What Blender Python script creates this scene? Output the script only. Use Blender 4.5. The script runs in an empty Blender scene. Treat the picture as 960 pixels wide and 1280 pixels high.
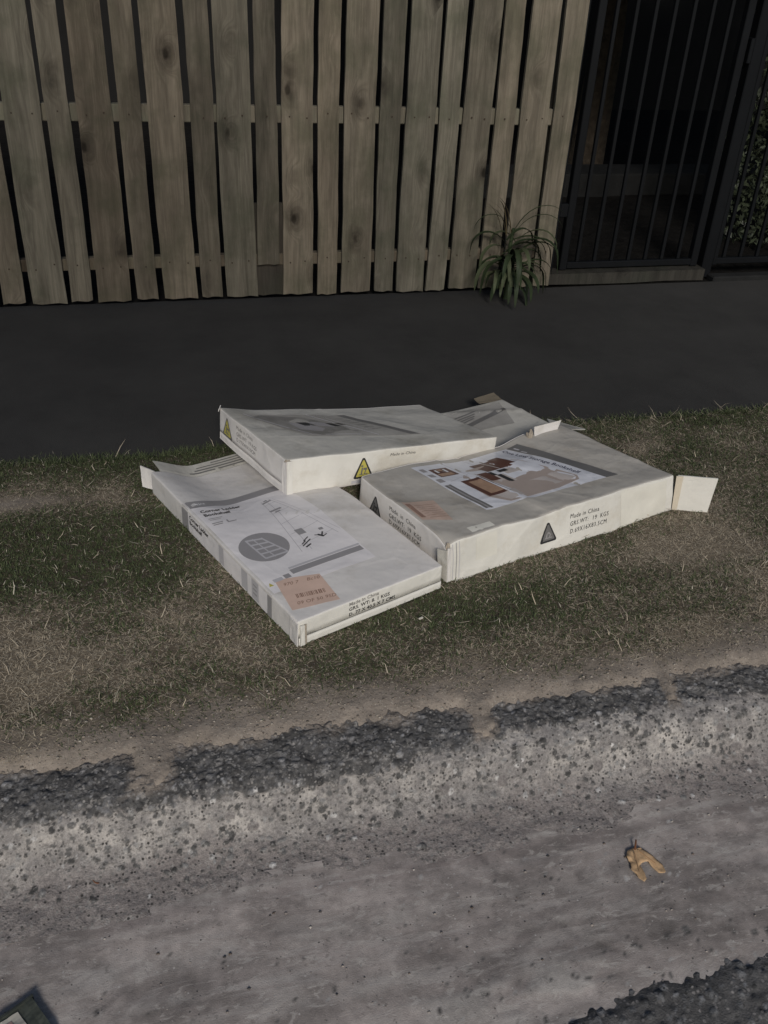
import bpy, bmesh, math, random
import numpy as np
from mathutils import Vector, Matrix, noise as mnoise
random.seed(7)
rng = np.random.default_rng(11)
sc = bpy.context.scene
C = sc.collection

# ---------------------------------------------------------------- camera, world, sun, exposure
CAM_H = 1.343
cd = bpy.data.cameras.new('camera'); cam = bpy.data.objects.new('camera', cd); C.objects.link(cam)
right = Vector((0.968, -0.247, 0.049)); down = Vector((-0.091, -0.525, -0.846)); fwd = Vector((0.235, 0.815, -0.530))
fwd.normalize(); right = (right - fwd * right.dot(fwd)).normalized(); up = right.cross(fwd).normalized()
cam.matrix_world = Matrix(((right.x, up.x, -fwd.x, 0), (right.y, up.y, -fwd.y, 0), (right.z, up.z, -fwd.z, CAM_H), (0, 0, 0, 1)))
cd.sensor_fit = 'VERTICAL'; cd.sensor_height = 36; cd.lens = 36 * 1150 / 1280; cd.clip_start = 0.02; cd.clip_end = 3000
sc.camera = cam

SUN_EL = 31.0
SUN_FROM = Vector((-0.12, -1.0, 0)).normalized()          # low light from the street side, a little to the right
wd = bpy.data.worlds.new("World"); sc.world = wd; wd.use_nodes = True
nt = wd.node_tree; bg = nt.nodes['Background']
sky = nt.nodes.new('ShaderNodeTexSky'); sky.sky_type = 'NISHITA'; sky.sun_disc = False
sky.sun_elevation = math.radians(SUN_EL); sky.sun_rotation = math.atan2(SUN_FROM.x, SUN_FROM.y)
nt.links.new(sky.outputs[0], bg.inputs[0]); bg.inputs[1].default_value = 0.055
sl = bpy.data.lights.new('sun', 'SUN'); so = bpy.data.objects.new('sun', sl); C.objects.link(so)
sl.energy = 2.3; sl.angle = math.radians(13.0); sl.color = (1.0, 0.96, 0.905)
so.location = (0, -4, 6)
ldir = -(SUN_FROM * math.cos(math.radians(SUN_EL)) + Vector((0, 0, math.sin(math.radians(SUN_EL)))))
so.rotation_euler = ldir.to_track_quat('-Z', 'Y').to_euler()
sc.view_settings.view_transform = 'Standard'; sc.view_settings.look = 'None'
sc.view_settings.exposure = 0.0; sc.view_settings.gamma = 1.0; sc.view_settings.use_curve_mapping = False

# ---------------------------------------------------------------- helpers
def tag(o, label=None, cat=None, group=None, kind=None):
    if label: o['label'] = label
    if cat: o['category'] = cat
    if group: o['group'] = group
    if kind: o['kind'] = kind
    return o
def empty(name, loc, rz=0.0):
    o = bpy.data.objects.new(name, None); C.objects.link(o); o.empty_display_size = 0.1
    o.location = loc; o.rotation_euler = (0, 0, rz); return o
def mesh_obj(name, verts, faces, m, parent=None, smooth=False, loc=None):
    me = bpy.data.meshes.new(name); me.from_pydata([tuple(v) for v in verts], [], faces); me.update()
    if m: me.materials.append(m)
    if smooth: me.polygons.foreach_set('use_smooth', [True] * len(me.polygons))
    o = bpy.data.objects.new(name, me); C.objects.link(o)
    if parent: o.parent = parent
    if loc: o.location = loc
    return o
def np_mesh(name, V, F, m, col=None, smooth=True, parent=None):
    """V (n,3) float, F (k,4) or (k,3) int; col (n,3) point colour"""
    me = bpy.data.meshes.new(name); k, w = F.shape
    me.vertices.add(len(V)); me.vertices.foreach_set('co', V.astype(np.float32).ravel())
    me.loops.add(k * w); me.loops.foreach_set('vertex_index', F.astype(np.int32).ravel())
    me.polygons.add(k); me.polygons.foreach_set('loop_start', np.arange(0, k * w, w, dtype=np.int32))
    me.update(calc_edges=True)
    if smooth: me.polygons.foreach_set('use_smooth', np.ones(k, dtype=bool))
    if col is not None:
        a = me.color_attributes.new('Col', 'FLOAT_COLOR', 'POINT')
        a.data.foreach_set('color', np.hstack([col, np.ones((len(col), 1))]).astype(np.float32).ravel())
    me.materials.append(m); me.validate()
    o = bpy.data.objects.new(name, me); C.objects.link(o)
    if parent: o.parent = parent
    return o
def box_geo(x0, x1, y0, y1, z0, z1, bev=0.0):
    bm = bmesh.new(); bmesh.ops.create_cube(bm, size=1)
    for v in bm.verts:
        v.co = Vector((x0 + (v.co.x + .5) * (x1 - x0), y0 + (v.co.y + .5) * (y1 - y0), z0 + (v.co.z + .5) * (z1 - z0)))
    if bev > 0: bmesh.ops.bevel(bm, geom=bm.edges[:], offset=bev, segments=1, affect='EDGES')
    return bm
def bm_obj(name, bm, m, parent=None, smooth=False):
    me = bpy.data.meshes.new(name); bm.to_mesh(me); bm.free(); me.materials.append(m)
    if smooth: me.polygons.foreach_set('use_smooth', [True] * len(me.polygons))
    o = bpy.data.objects.new(name, me); C.objects.link(o)
    if parent: o.parent = parent
    return o
def grid_faces(nx, ny):
    i = np.arange(nx * ny).reshape(ny, nx)
    return np.stack([i[:-1, :-1].ravel(), i[:-1, 1:].ravel(), i[1:, 1:].ravel(), i[1:, :-1].ravel()], 1)
def _hash(ix, iy, s):
    h = (ix.astype(np.int64) * 374761393 + iy.astype(np.int64) * 668265263 + s * 974634777) & 0xffffffff
    h = ((h ^ (h >> 13)) * 1274126177) & 0xffffffff
    return ((h ^ (h >> 16)) & 0xffff) / 65535.0
def vnoise(x, y, s=0):
    ix = np.floor(x); iy = np.floor(y); fx = x - ix; fy = y - iy
    ix = ix.astype(np.int64); iy = iy.astype(np.int64)
    u = fx * fx * (3 - 2 * fx); v = fy * fy * (3 - 2 * fy)
    a = _hash(ix, iy, s); b = _hash(ix + 1, iy, s); c = _hash(ix, iy + 1, s); d = _hash(ix + 1, iy + 1, s)
    return (a * (1 - u) + b * u) * (1 - v) + (c * (1 - u) + d * u) * v
def fbm(x, y, oct=4, s=0):
    t = 0; a = .5; n = 0
    for k in range(oct):
        t = t + a * vnoise(x * 2 ** k + 17.3 * k, y * 2 ** k - 9.1 * k, s + k); n += a; a *= .55
    return t / n - .5
def sstep(a, b, x):
    t = np.clip((x - a) / (b - a), 0, 1); return t * t * (3 - 2 * t)

# ---------------------------------------------------------------- materials
def mat(name, color, rough=0.7, spec=0.3, var=0.0, vscale=20, bump=0.0, bscale=200, metal=0.0, dirt=None, dscale=6, dlo=.5, dhi=.8, stretch=None, wave=None):
    m = bpy.data.materials.new(name); m.use_nodes = True; n = m.node_tree.nodes; L = m.node_tree.links
    p = n['Principled BSDF']; p.inputs['Base Color'].default_value = (*color, 1); p.inputs['Roughness'].default_value = rough
    p.inputs['Specular IOR Level'].default_value = spec; p.inputs['Metallic'].default_value = metal
    tc = n.new('ShaderNodeTexCoord'); src = tc.outputs['Object']
    if stretch:
        mp = n.new('ShaderNodeMapping'); mp.inputs['Scale'].default_value = stretch; L.new(src, mp.inputs[0]); src = mp.outputs[0]
    cur = None
    if var > 0:
        t = n.new('ShaderNodeTexNoise'); t.inputs['Scale'].default_value = vscale; t.inputs['Detail'].default_value = 6; t.inputs['Roughness'].default_value = .65
        L.new(src, t.inputs['Vector'])
        r = n.new('ShaderNodeMapRange'); r.inputs[1].default_value = .3; r.inputs[2].default_value = .7
        r.inputs[3].default_value = 1 - var; r.inputs[4].default_value = 1 + var; L.new(t.outputs[0], r.inputs[0])
        mx = n.new('ShaderNodeVectorMath'); mx.operation = 'SCALE'; mx.inputs[0].default_value = color; L.new(r.outputs[0], mx.inputs['Scale'])
        cur = mx.outputs[0]
    if dirt:
        t = n.new('ShaderNodeTexNoise'); t.inputs['Scale'].default_value = dscale; t.inputs['Detail'].default_value = 8; t.inputs['Roughness'].default_value = .7
        L.new(src, t.inputs['Vector'])
        r = n.new('ShaderNodeMapRange'); r.inputs[1].default_value = dlo; r.inputs[2].default_value = dhi; L.new(t.outputs[0], r.inputs[0])
        mi = n.new('ShaderNodeMix'); mi.data_type = 'RGBA'
        L.new(r.outputs[0], mi.inputs[0])
        if cur: L.new(cur, mi.inputs[6])
        else: mi.inputs[6].default_value = (*color, 1)
        mi.inputs[7].default_value = (*dirt, 1); cur = mi.outputs[2]
    if cur: L.new(cur, p.inputs['Base Color'])
    if bump > 0:
        t = n.new('ShaderNodeTexNoise'); t.inputs['Scale'].default_value = bscale; t.inputs['Detail'].default_value = 5; L.new(src, t.inputs['Vector'])
        b = n.new('ShaderNodeBump'); b.inputs['Strength'].default_value = 1; b.inputs['Distance'].default_value = bump
        L.new(t.outputs[0], b.inputs['Height']); L.new(b.outputs[0], p.inputs['Normal'])
        if wave:
            t2 = n.new('ShaderNodeTexNoise'); t2.inputs['Scale'].default_value = wave[1]; t2.inputs['Detail'].default_value = 3; L.new(src, t2.inputs['Vector'])
            b2 = n.new('ShaderNodeBump'); b2.inputs['Distance'].default_value = wave[0]; L.new(t2.outputs[0], b2.inputs['Height']); L.new(b2.outputs[0], b.inputs['Normal'])
            v = n.new('ShaderNodeTexVoronoi'); v.feature = 'DISTANCE_TO_EDGE'; v.inputs['Scale'].default_value = wave[2]
            wv = n.new('ShaderNodeVectorMath'); wv.operation = 'SCALE'; wv.inputs['Scale'].default_value = .06; L.new(t2.outputs['Color'], wv.inputs[0])
            wa = n.new('ShaderNodeVectorMath'); wa.operation = 'ADD'; L.new(src, wa.inputs[0]); L.new(wv.outputs[0], wa.inputs[1]); L.new(wa.outputs[0], v.inputs['Vector'])
            r3 = n.new('ShaderNodeMapRange'); r3.inputs[1].default_value = 0; r3.inputs[2].default_value = .035; L.new(v.outputs['Distance'], r3.inputs[0])
            b3 = n.new('ShaderNodeBump'); b3.inputs['Distance'].default_value = wave[3]; b3.invert = True; L.new(r3.outputs[0], b3.inputs['Height']); L.new(b3.outputs[0], b2.inputs['Normal'])
    return m
def attr_mat(name, rough=.85, spec=.25, var=.25, vscale=150, bump=.001, bscale=400, speck=None, scuff=()):
    """colour from the point colour attribute times fine noise"""
    m = bpy.data.materials.new(name); m.use_nodes = True; n = m.node_tree.nodes; L = m.node_tree.links
    p = n['Principled BSDF']; p.inputs['Roughness'].default_value = rough; p.inputs['Specular IOR Level'].default_value = spec
    a = n.new('ShaderNodeAttribute'); a.attribute_name = 'Col'
    tc = n.new('ShaderNodeTexCoord')
    t = n.new('ShaderNodeTexNoise'); t.inputs['Scale'].default_value = vscale; t.inputs['Detail'].default_value = 9; t.inputs['Roughness'].default_value = .75
    L.new(tc.outputs['Object'], t.inputs['Vector'])
    r = n.new('ShaderNodeMapRange'); r.inputs[1].default_value = .3; r.inputs[2].default_value = .7; r.inputs[3].default_value = 1 - var; r.inputs[4].default_value = 1 + var
    L.new(t.outputs[0], r.inputs[0])
    mx = n.new('ShaderNodeVectorMath'); mx.operation = 'SCALE'; L.new(a.outputs['Color'], mx.inputs[0]); L.new(r.outputs[0], mx.inputs['Scale'])
    cur = mx.outputs[0]
    for (sx_, sy_, lo, hi, cc, am) in scuff:
        mp = n.new('ShaderNodeMapping'); mp.inputs['Scale'].default_value = (sx_, sy_, sy_); mp.inputs['Rotation'].default_value = (0, 0, .12); L.new(tc.outputs['Object'], mp.inputs[0])
        t = n.new('ShaderNodeTexNoise'); t.inputs['Scale'].default_value = 1; t.inputs['Detail'].default_value = 8; t.inputs['Roughness'].default_value = .72; t.inputs['Distortion'].default_value = .6; L.new(mp.outputs[0], t.inputs['Vector'])
        r = n.new('ShaderNodeMapRange'); r.inputs[1].default_value = lo; r.inputs[2].default_value = hi; r.inputs[4].default_value = am; L.new(t.outputs[0], r.inputs[0])
        mi = n.new('ShaderNodeMix'); mi.data_type = 'RGBA'; L.new(r.outputs[0], mi.inputs[0]); L.new(cur, mi.inputs[6]); mi.inputs[7].default_value = (*cc, 1); cur = mi.outputs[2]
    if speck:
        v = n.new('ShaderNodeTexVoronoi'); v.inputs['Scale'].default_value = speck[0]; L.new(tc.outputs['Object'], v.inputs['Vector'])
        r2 = n.new('ShaderNodeMapRange'); r2.inputs[1].default_value = speck[1]; r2.inputs[2].default_value = speck[1] * .6; L.new(v.outputs['Distance'], r2.inputs[0])
        sp = n.new('ShaderNodeSeparateColor'); L.new(v.outputs['Color'], sp.inputs[0])
        g = n.new('ShaderNodeMath'); g.operation = 'GREATER_THAN'; g.inputs[1].default_value = speck[2]; L.new(sp.outputs[0], g.inputs[0])
        mm = n.new('ShaderNodeMath'); mm.operation = 'MULTIPLY'; L.new(r2.outputs[0], mm.inputs[0]); L.new(g.outputs[0], mm.inputs[1])
        dk = n.new('ShaderNodeMix'); dk.data_type = 'RGBA'; L.new(sp.outputs[1], dk.inputs[0]); dk.inputs[6].default_value = (*speck[3], 1); dk.inputs[7].default_value = (*speck[4], 1)
        mi = n.new('ShaderNodeMix'); mi.data_type = 'RGBA'; L.new(mm.outputs[0], mi.inputs[0]); L.new(cur, mi.inputs[6]); L.new(dk.outputs[2], mi.inputs[7]); cur = mi.outputs[2]
    L.new(cur, p.inputs['Base Color'])
    if bump > 0:
        t = n.new('ShaderNodeTexNoise'); t.inputs['Scale'].default_value = bscale; t.inputs['Detail'].default_value = 6; t.inputs['Roughness'].default_value = .65; L.new(tc.outputs['Object'], t.inputs['Vector'])
        b = n.new('ShaderNodeBump'); b.inputs['Distance'].default_value = bump; L.new(t.outputs[0], b.inputs['Height']); L.new(b.outputs[0], p.inputs['Normal'])
    return m

def wood_mat(name, c_light, c_dark, c_knot, c_green):
    m = bpy.data.materials.new(name); m.use_nodes = True; n = m.node_tree.nodes; L = m.node_tree.links
    p = n['Principled BSDF']; p.inputs['Roughness'].default_value = .8; p.inputs['Specular IOR Level'].default_value = .2
    tc = n.new('ShaderNodeTexCoord'); oi = n.new('ShaderNodeObjectInfo')
    off = n.new('ShaderNodeVectorMath'); off.operation = 'SCALE'; off.inputs[0].default_value = (13.7, 5.1, 29.3); L.new(oi.outputs['Random'], off.inputs['Scale'])
    P = n.new('ShaderNodeVectorMath'); P.operation = 'ADD'; L.new(tc.outputs['Object'], P.inputs[0]); L.new(off.outputs[0], P.inputs[1])
    # knots: stretched voronoi cells, some of them carry a knot
    km = n.new('ShaderNodeMapping'); km.inputs['Scale'].default_value = (9, 1, 5.0); L.new(P.outputs[0], km.inputs[0])
    kv = n.new('ShaderNodeTexVoronoi'); kv.inputs['Scale'].default_value = 1.0; kv.inputs['Randomness'].default_value = .9; L.new(km.outputs[0], kv.inputs['Vector'])
    ks = n.new('ShaderNodeSeparateColor'); L.new(kv.outputs['Color'], ks.inputs[0])
    kg = n.new('ShaderNodeMapRange'); kg.inputs[1].default_value = .40; kg.inputs[2].default_value = .75; L.new(ks.outputs[0], kg.inputs[0])
    bul = n.new('ShaderNodeMapRange'); bul.inputs[1].default_value = .0; bul.inputs[2].default_value = .55; bul.inputs[3].default_value = 1; bul.inputs[4].default_value = 0; bul.interpolation_type = 'SMOOTHSTEP'
    L.new(kv.outputs['Distance'], bul.inputs[0])
    bm_ = n.new('ShaderNodeMath'); bm_.operation = 'MULTIPLY'; L.new(bul.outputs[0], bm_.inputs[0]); L.new(kg.outputs[0], bm_.inputs[1])
    # grain coordinate: x stretched, z compressed, shifted round the knots
    gm = n.new('ShaderNodeMapping'); gm.inputs['Scale'].default_value = (14, 14, 0.9); L.new(P.outputs[0], gm.inputs[0])
    cx = n.new('ShaderNodeCombineXYZ'); km2 = n.new('ShaderNodeMath'); km2.operation = 'MULTIPLY'; km2.inputs[1].default_value = 1.3; L.new(bm_.outputs[0], km2.inputs[0]); L.new(km2.outputs[0], cx.inputs[0])
    ga = n.new('ShaderNodeVectorMath'); ga.operation = 'ADD'; L.new(gm.outputs[0], ga.inputs[0]); L.new(cx.outputs[0], ga.inputs[1])
    t = n.new('ShaderNodeTexNoise'); t.inputs['Scale'].default_value = 1; t.inputs['Detail'].default_value = 2; t.inputs['Distortion'].default_value = .4; L.new(ga.outputs[0], t.inputs['Vector'])
    mul = n.new('ShaderNodeMath'); mul.operation = 'MULTIPLY'; mul.inputs[1].default_value = 9; L.new(t.outputs[0], mul.inputs[0])
    fr = n.new('ShaderNodeMath'); fr.operation = 'PINGPONG'; fr.inputs[1].default_value = .5; L.new(mul.outputs[0], fr.inputs[0])
    ring = n.new('ShaderNodeMapRange'); ring.inputs[1].default_value = 0; ring.inputs[2].default_value = .5; L.new(fr.outputs[0], ring.inputs[0])
    fm = n.new('ShaderNodeMapping'); fm.inputs['Scale'].default_value = (260, 260, 9); L.new(P.outputs[0], fm.inputs[0])
    ft = n.new('ShaderNodeTexNoise'); ft.inputs['Scale'].default_value = 1; ft.inputs['Detail'].default_value = 4; L.new(fm.outputs[0], ft.inputs['Vector'])
    bt = n.new('ShaderNodeTexNoise'); bt.inputs['Scale'].default_value = 7; bt.inputs['Detail'].default_value = 6; bt.inputs['Roughness'].default_value = .6; L.new(P.outputs[0], bt.inputs['Vector'])
    def mix(f, a, b):
        x = n.new('ShaderNodeMix'); x.data_type = 'RGBA'
        if isinstance(f, (int, float)): x.inputs[0].default_value = f
        else: L.new(f, x.inputs[0])
        for s, v in ((6, a), (7, b)):
            if isinstance(v, tuple): x.inputs[s].default_value = (*v, 1)
            else: L.new(v, x.inputs[s])
        return x.outputs[2]
    def rg(src, a, b, c=0, d=1):
        x = n.new('ShaderNodeMapRange'); x.inputs[1].default_value = a; x.inputs[2].default_value = b; x.inputs[3].default_value = c; x.inputs[4].default_value = d; L.new(src, x.inputs[0]); return x.outputs[0]
    def mulm(a, b):
        x = n.new('ShaderNodeMath'); x.operation = 'MULTIPLY'; L.new(a, x.inputs[0])
        if isinstance(b, (int, float)): x.inputs[1].default_value = b
        else: L.new(b, x.inputs[1])
        return x.outputs[0]
    col = mix(rg(ring.outputs[0], .0, 1, 0, .45), c_light, c_dark)
    col = mix(rg(ft.outputs[0], .35, .7, 0, .35), col, c_dark)
    col = mix(rg(bt.outputs[0], .45, .66, 0, .85), col, c_green)
    dk = mulm(rg(kv.outputs['Distance'], .40, .05), kg.outputs[0])
    kn = n.new('ShaderNodeTexNoise'); kn.inputs['Scale'].default_value = 30; kn.inputs['Detail'].default_value = 4; L.new(P.outputs[0], kn.inputs['Vector'])
    col = mix(mulm(dk, rg(kn.outputs[0], .35, .6, .55, 1)), col, c_knot)
    core = mulm(rg(kv.outputs['Distance'], .12, .07), kg.outputs[0])
    col = mix(mulm(core, .8), col, (c_knot[0] * .6, c_knot[1] * .6, c_knot[2] * .55))
    rr = n.new('ShaderNodeMath'); rr.operation = 'MULTIPLY'; rr.inputs[1].default_value = 7.31; L.new(oi.outputs['Random'], rr.inputs[0]); rf = n.new('ShaderNodeMath'); rf.operation = 'FRACT'; L.new(rr.outputs[0], rf.inputs[0])
    tint = mix(rf.outputs[0], (1.08, .985, .89), (.99, 1.0, .95))
    tm = n.new('ShaderNodeVectorMath'); tm.operation = 'MULTIPLY'; L.new(col, tm.inputs[0]); L.new(tint, tm.inputs[1]); col = tm.outputs[0]
    st_ = n.new('ShaderNodeMapping'); st_.inputs['Scale'].default_value = (22, 22, 2.2); L.new(P.outputs[0], st_.inputs[0])
    sn = n.new('ShaderNodeTexNoise'); sn.inputs['Scale'].default_value = 1; sn.inputs['Detail'].default_value = 8; sn.inputs['Roughness'].default_value = .7; L.new(st_.outputs[0], sn.inputs['Vector'])
    sm = n.new('ShaderNodeVectorMath'); sm.operation = 'SCALE'; L.new(col, sm.inputs[0]); L.new(rg(sn.outputs[0], .3, .7, .62, 1.38), sm.inputs['Scale']); col = sm.outputs[0]
    hv = n.new('ShaderNodeMath'); hv.operation = 'MULTIPLY_ADD'; L.new(oi.outputs['Random'], hv.inputs[0]); hv.inputs[1].default_value = .55; hv.inputs[2].default_value = .68
    s = n.new('ShaderNodeVectorMath'); s.operation = 'SCALE'; L.new(col, s.inputs[0]); L.new(hv.outputs[0], s.inputs['Scale'])
    L.new(s.outputs[0], p.inputs['Base Color'])
    hsum = n.new('ShaderNodeMath'); hsum.operation = 'MULTIPLY_ADD'; L.new(ring.outputs[0], hsum.inputs[0]); hsum.inputs[1].default_value = .5; L.new(ft.outputs[0], hsum.inputs[2])
    b = n.new('ShaderNodeBump'); b.inputs['Distance'].default_value = .0012; L.new(hsum.outputs[0], b.inputs['Height']); L.new(b.outputs[0], p.inputs['Normal'])
    return m

M = {}
M['paling'] = wood_mat('weathered_pine', (.156, .141, .115), (.077, .066, .052), (.020, .016, .012), (.086, .083, .062))
M['rail'] = wood_mat('pine_rail', (.15, .135, .11), (.09, .078, .06), (.05, .04, .03), (.13, .13, .10))
M['sill'] = wood_mat('old_sill', (.045, .042, .037), (.028, .025, .022), (.015, .013, .012), (.032, .033, .027))
M['steel'] = mat('black_steel', (.0040, .0045, .0055), .5, .22, var=.2, vscale=8)
M['card'] = mat('white_carton', (.68, .645, .61), .55, .3, var=.035, vscale=9, bump=.00025, bscale=90, dirt=(.50, .46, .40), dscale=7, dlo=.52, dhi=.8, wave=(.007, 8, 3.2, .0004))
M['card_cream'] = mat('cream_carton', (.69, .665, .605), .6, .3, var=.04, vscale=9, bump=.0003, bscale=90, dirt=(.50, .45, .36), dscale=6, dlo=.5, dhi=.78, wave=(.009, 8, 3.5, .0005))
M['card_grey'] = mat('grey_carton', (.43, .40, .355), .55, .3, var=.05, vscale=6, bump=.0004, bscale=60, dirt=(.33, .29, .24), dscale=8, dlo=.5, dhi=.75, wave=(.010, 9, 3.5, .0006))
M['card_dull'] = mat('dull_carton', (.47, .45, .405), .6, .3, var=.05, vscale=6, bump=.0004, bscale=60, dirt=(.24, .22, .18), dscale=6, dlo=.5, dhi=.8, wave=(.009, 9, 3.5, .0005))
M['kraft'] = mat('kraft_board', (.60, .53, .42), .8, .2, var=.05, vscale=20, bump=.0002, bscale=200)
M['card_edge'] = mat('torn_board_edge', (.36, .31, .25), .9, .1, var=.25, vscale=60, bump=.0008, bscale=120)
M['inside'] = mat('board_inside', (.16, .135, .10), .9, .1)
M['label'] = mat('label_paper', (.77, .73, .72), .35, .4, var=.015, vscale=12, bump=.0002, bscale=60, wave=(.007, 8, 3.2, .0004))
M['label2'] = mat('label_paper_blue', (.66, .66, .69), .3, .45, var=.03, vscale=14, bump=.0003, bscale=50, wave=(.010, 9, 3.5, .0008))
M['label_dull'] = mat('label_scuffed', (.34, .325, .30), .25, .6, var=.12, vscale=18, bump=.0006, bscale=30)
M['lgrey'] = mat('print_light_grey', (.50, .48, .49), .4, .4)
M['mgrey'] = mat('print_mid_grey', (.30, .285, .285), .4, .4, var=.04, vscale=20)
M['dgrey'] = mat('print_dark_grey', (.15, .145, .14), .4, .4, var=.06, vscale=30)
M['fgrey'] = mat('print_faded_grey', (.215, .205, .19), .35, .45, var=.25, vscale=22)
M['ink'] = mat('print_black', (.03, .03, .032), .45, .4)
M['fadedink'] = mat('print_faded', (.22, .21, .20), .5, .3)
M['navy'] = mat('print_navy', (.055, .06, .10), .4, .4)
M['white_ink'] = mat('print_white', (.68, .67, .67), .4, .4)
M['tan'] = mat('print_tan', (.40, .33, .29), .35, .45, var=.06, vscale=20)
M['tan2'] = mat('print_beige', (.48, .43, .40), .35, .45, var=.05, vscale=20)
M['maroon'] = mat('print_maroon', (.10, .045, .035), .35, .45, var=.2, vscale=50)
M['woodprint'] = mat('print_wood', (.34, .22, .15), .35, .45, var=.15, vscale=60)
M['yellow'] = mat('print_yellow', (.50, .44, .10), .45, .4, var=.08, vscale=40)
M['peach'] = mat('peach_sticker', (.64, .46, .37), .45, .35, var=.06, vscale=25)
M['peachink'] = mat('sticker_ink', (.27, .17, .13), .5, .3)
M['peach_dull'] = mat('peach_sticker_worn', (.50, .37, .30), .45, .35, var=.12, vscale=30)
M['tape'] = mat('packing_tape', (.72, .69, .61), .22, .5, var=.05, vscale=14, bump=.001, bscale=45)
M['soil'] = attr_mat('verge_soil', .95, .1, .22, 60, .003, 130, speck=(260, .42, .62, (.10, .085, .07), (.42, .38, .32)))
M['grass'] = attr_mat('grass_blades', .7, .25, .12, 90, 0)
M['kerb'] = attr_mat('kerb_concrete', .9, .2, .45, 170, .0028, 330, scuff=((40, 60, .56, .62, (.46, .43, .40), .45), (30, 50, .56, .63, (.07, .066, .06), .5)), speck=(150, .46, .42, (.045, .042, .040), (.33, .31, .29)))
M['gutter'] = attr_mat('gutter_concrete', .85, .25, .30, 26, .0012, 420, speck=(150, .30, .90, (.07, .065, .06), (.50, .47, .44)),
    scuff=((6, 30, .52, .60, (.46, .42, .39), .42), (26, 60, .56, .62, (.52, .48, .44), .5), (6, 14, .52, .62, (.16, .138, .128), .42), (60, 80, .58, .64, (.10, .09, .082), .4)))
M['asphalt'] = attr_mat('broken_asphalt', .9, .25, .35, 140, .003, 300, speck=(130, .45, .45, (.04, .04, .038), (.30, .28, .27)))
M['path'] = mat('path_asphalt', (.040, .0385, .0365), .9, .15, var=.13, vscale=3, bump=.0012, bscale=260, dirt=(.052, .050, .047), dscale=2.6, dlo=.4, dhi=.7)
M['roadfar'] = mat('road_asphalt', (.055, .053, .05), .9, .2, var=.15, vscale=4, bump=.003, bscale=160)
M['ground'] = mat('earth', (.035, .032, .026), .95, .1, var=.3, vscale=3, bump=.01, bscale=20)
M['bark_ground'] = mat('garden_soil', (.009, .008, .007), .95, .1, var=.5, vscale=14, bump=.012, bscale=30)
M['leaf'] = attr_mat('shrub_leaf', .45, .4, .15, 30, 0)
M['strap'] = mat('strap_leaf', (.028, .040, .018), .6, .22, var=.25, vscale=14, bump=.0004, bscale=90, stretch=(1, 1, 1))
M['strap_pale'] = mat('strap_leaf_pale', (.060, .070, .036), .65, .2, var=.2, vscale=14)
M['strap_dead'] = mat('strap_leaf_dead', (.13, .10, .055), .7, .2, var=.2, vscale=20)
M['deadleaf'] = mat('dead_leaf', (.52, .345, .195), .65, .25, var=.28, vscale=60, bump=.0008, bscale=200, dirt=(.30, .15, .06), dscale=30, dlo=.55, dhi=.75)
M['leafvein'] = mat('dead_leaf_vein', (.36, .22, .12), .7, .2)
M['deadstem'] = mat('dead_leaf_stem', (.16, .07, .035), .7, .2)
M['packdark'] = mat('pack_dark', (.05, .055, .045), .4, .4, var=.4, vscale=60)
M['packpale'] = mat('pack_pale', (.45, .42, .36), .4, .4, var=.1, vscale=60)
M['packpink'] = mat('pack_print', (.42, .28, .25), .4, .4, var=.3, vscale=90)
M['bark'] = mat('tree_bark', (.07, .055, .04), .95, .1, var=.4, vscale=20, bump=.01, bscale=30)
M['nail'] = mat('rusty_nail', (.05, .035, .025), .8, .2)
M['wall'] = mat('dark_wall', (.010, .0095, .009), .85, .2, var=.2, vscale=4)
M['concrete'] = mat('edging_concrete', (.015, .015, .0145), .9, .2, var=.25, vscale=14, bump=.001, bscale=90)
M['stone_white'] = mat('pale_chip', (.62, .58, .50), .7, .3, var=.1, vscale=50)

# ---------------------------------------------------------------- setting: wide ground sheets
def sheet(name, x0, x1, y0, y1, z, m, nx=2, ny=2, amp=0.0, kind='structure'):
    X, Y = np.meshgrid(np.linspace(x0, x1, nx), np.linspace(y0, y1, ny))
    Z = z + amp * fbm(X * 1.5, Y * 1.5, 4, 3)
    o = np_mesh(name, np.stack([X.ravel(), Y.ravel(), Z.ravel()], 1), grid_faces(nx, ny), m); tag(o, kind=kind); return o
sheet('ground', -600, 600, -600, 600, -.30, M['ground'])
sheet('road', -30, 30, -14, .52, -.118, M['roadfar'], 200, 60, .006)
XA, XB = -1.15, 3.05                                      # stretch built in full detail
sheet('footpath', -12, 12, 2.46, 3.84, .0, M['path'], 400, 50, .006)
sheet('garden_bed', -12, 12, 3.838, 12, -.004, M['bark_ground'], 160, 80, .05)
for a, b in ((-14, XA), (XB, 14)):
    sheet('verge_soil', a, b, 1.26, 2.50, .0, M['ground'], 60, 20, .01)
    sheet('kerb', a, b, 1.10, 1.262, -.012, M['concrete'], 30, 4, .004)
    sheet('gutter', a, b, .50, 1.102, -.10, M['concrete'], 30, 6, .004)

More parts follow.
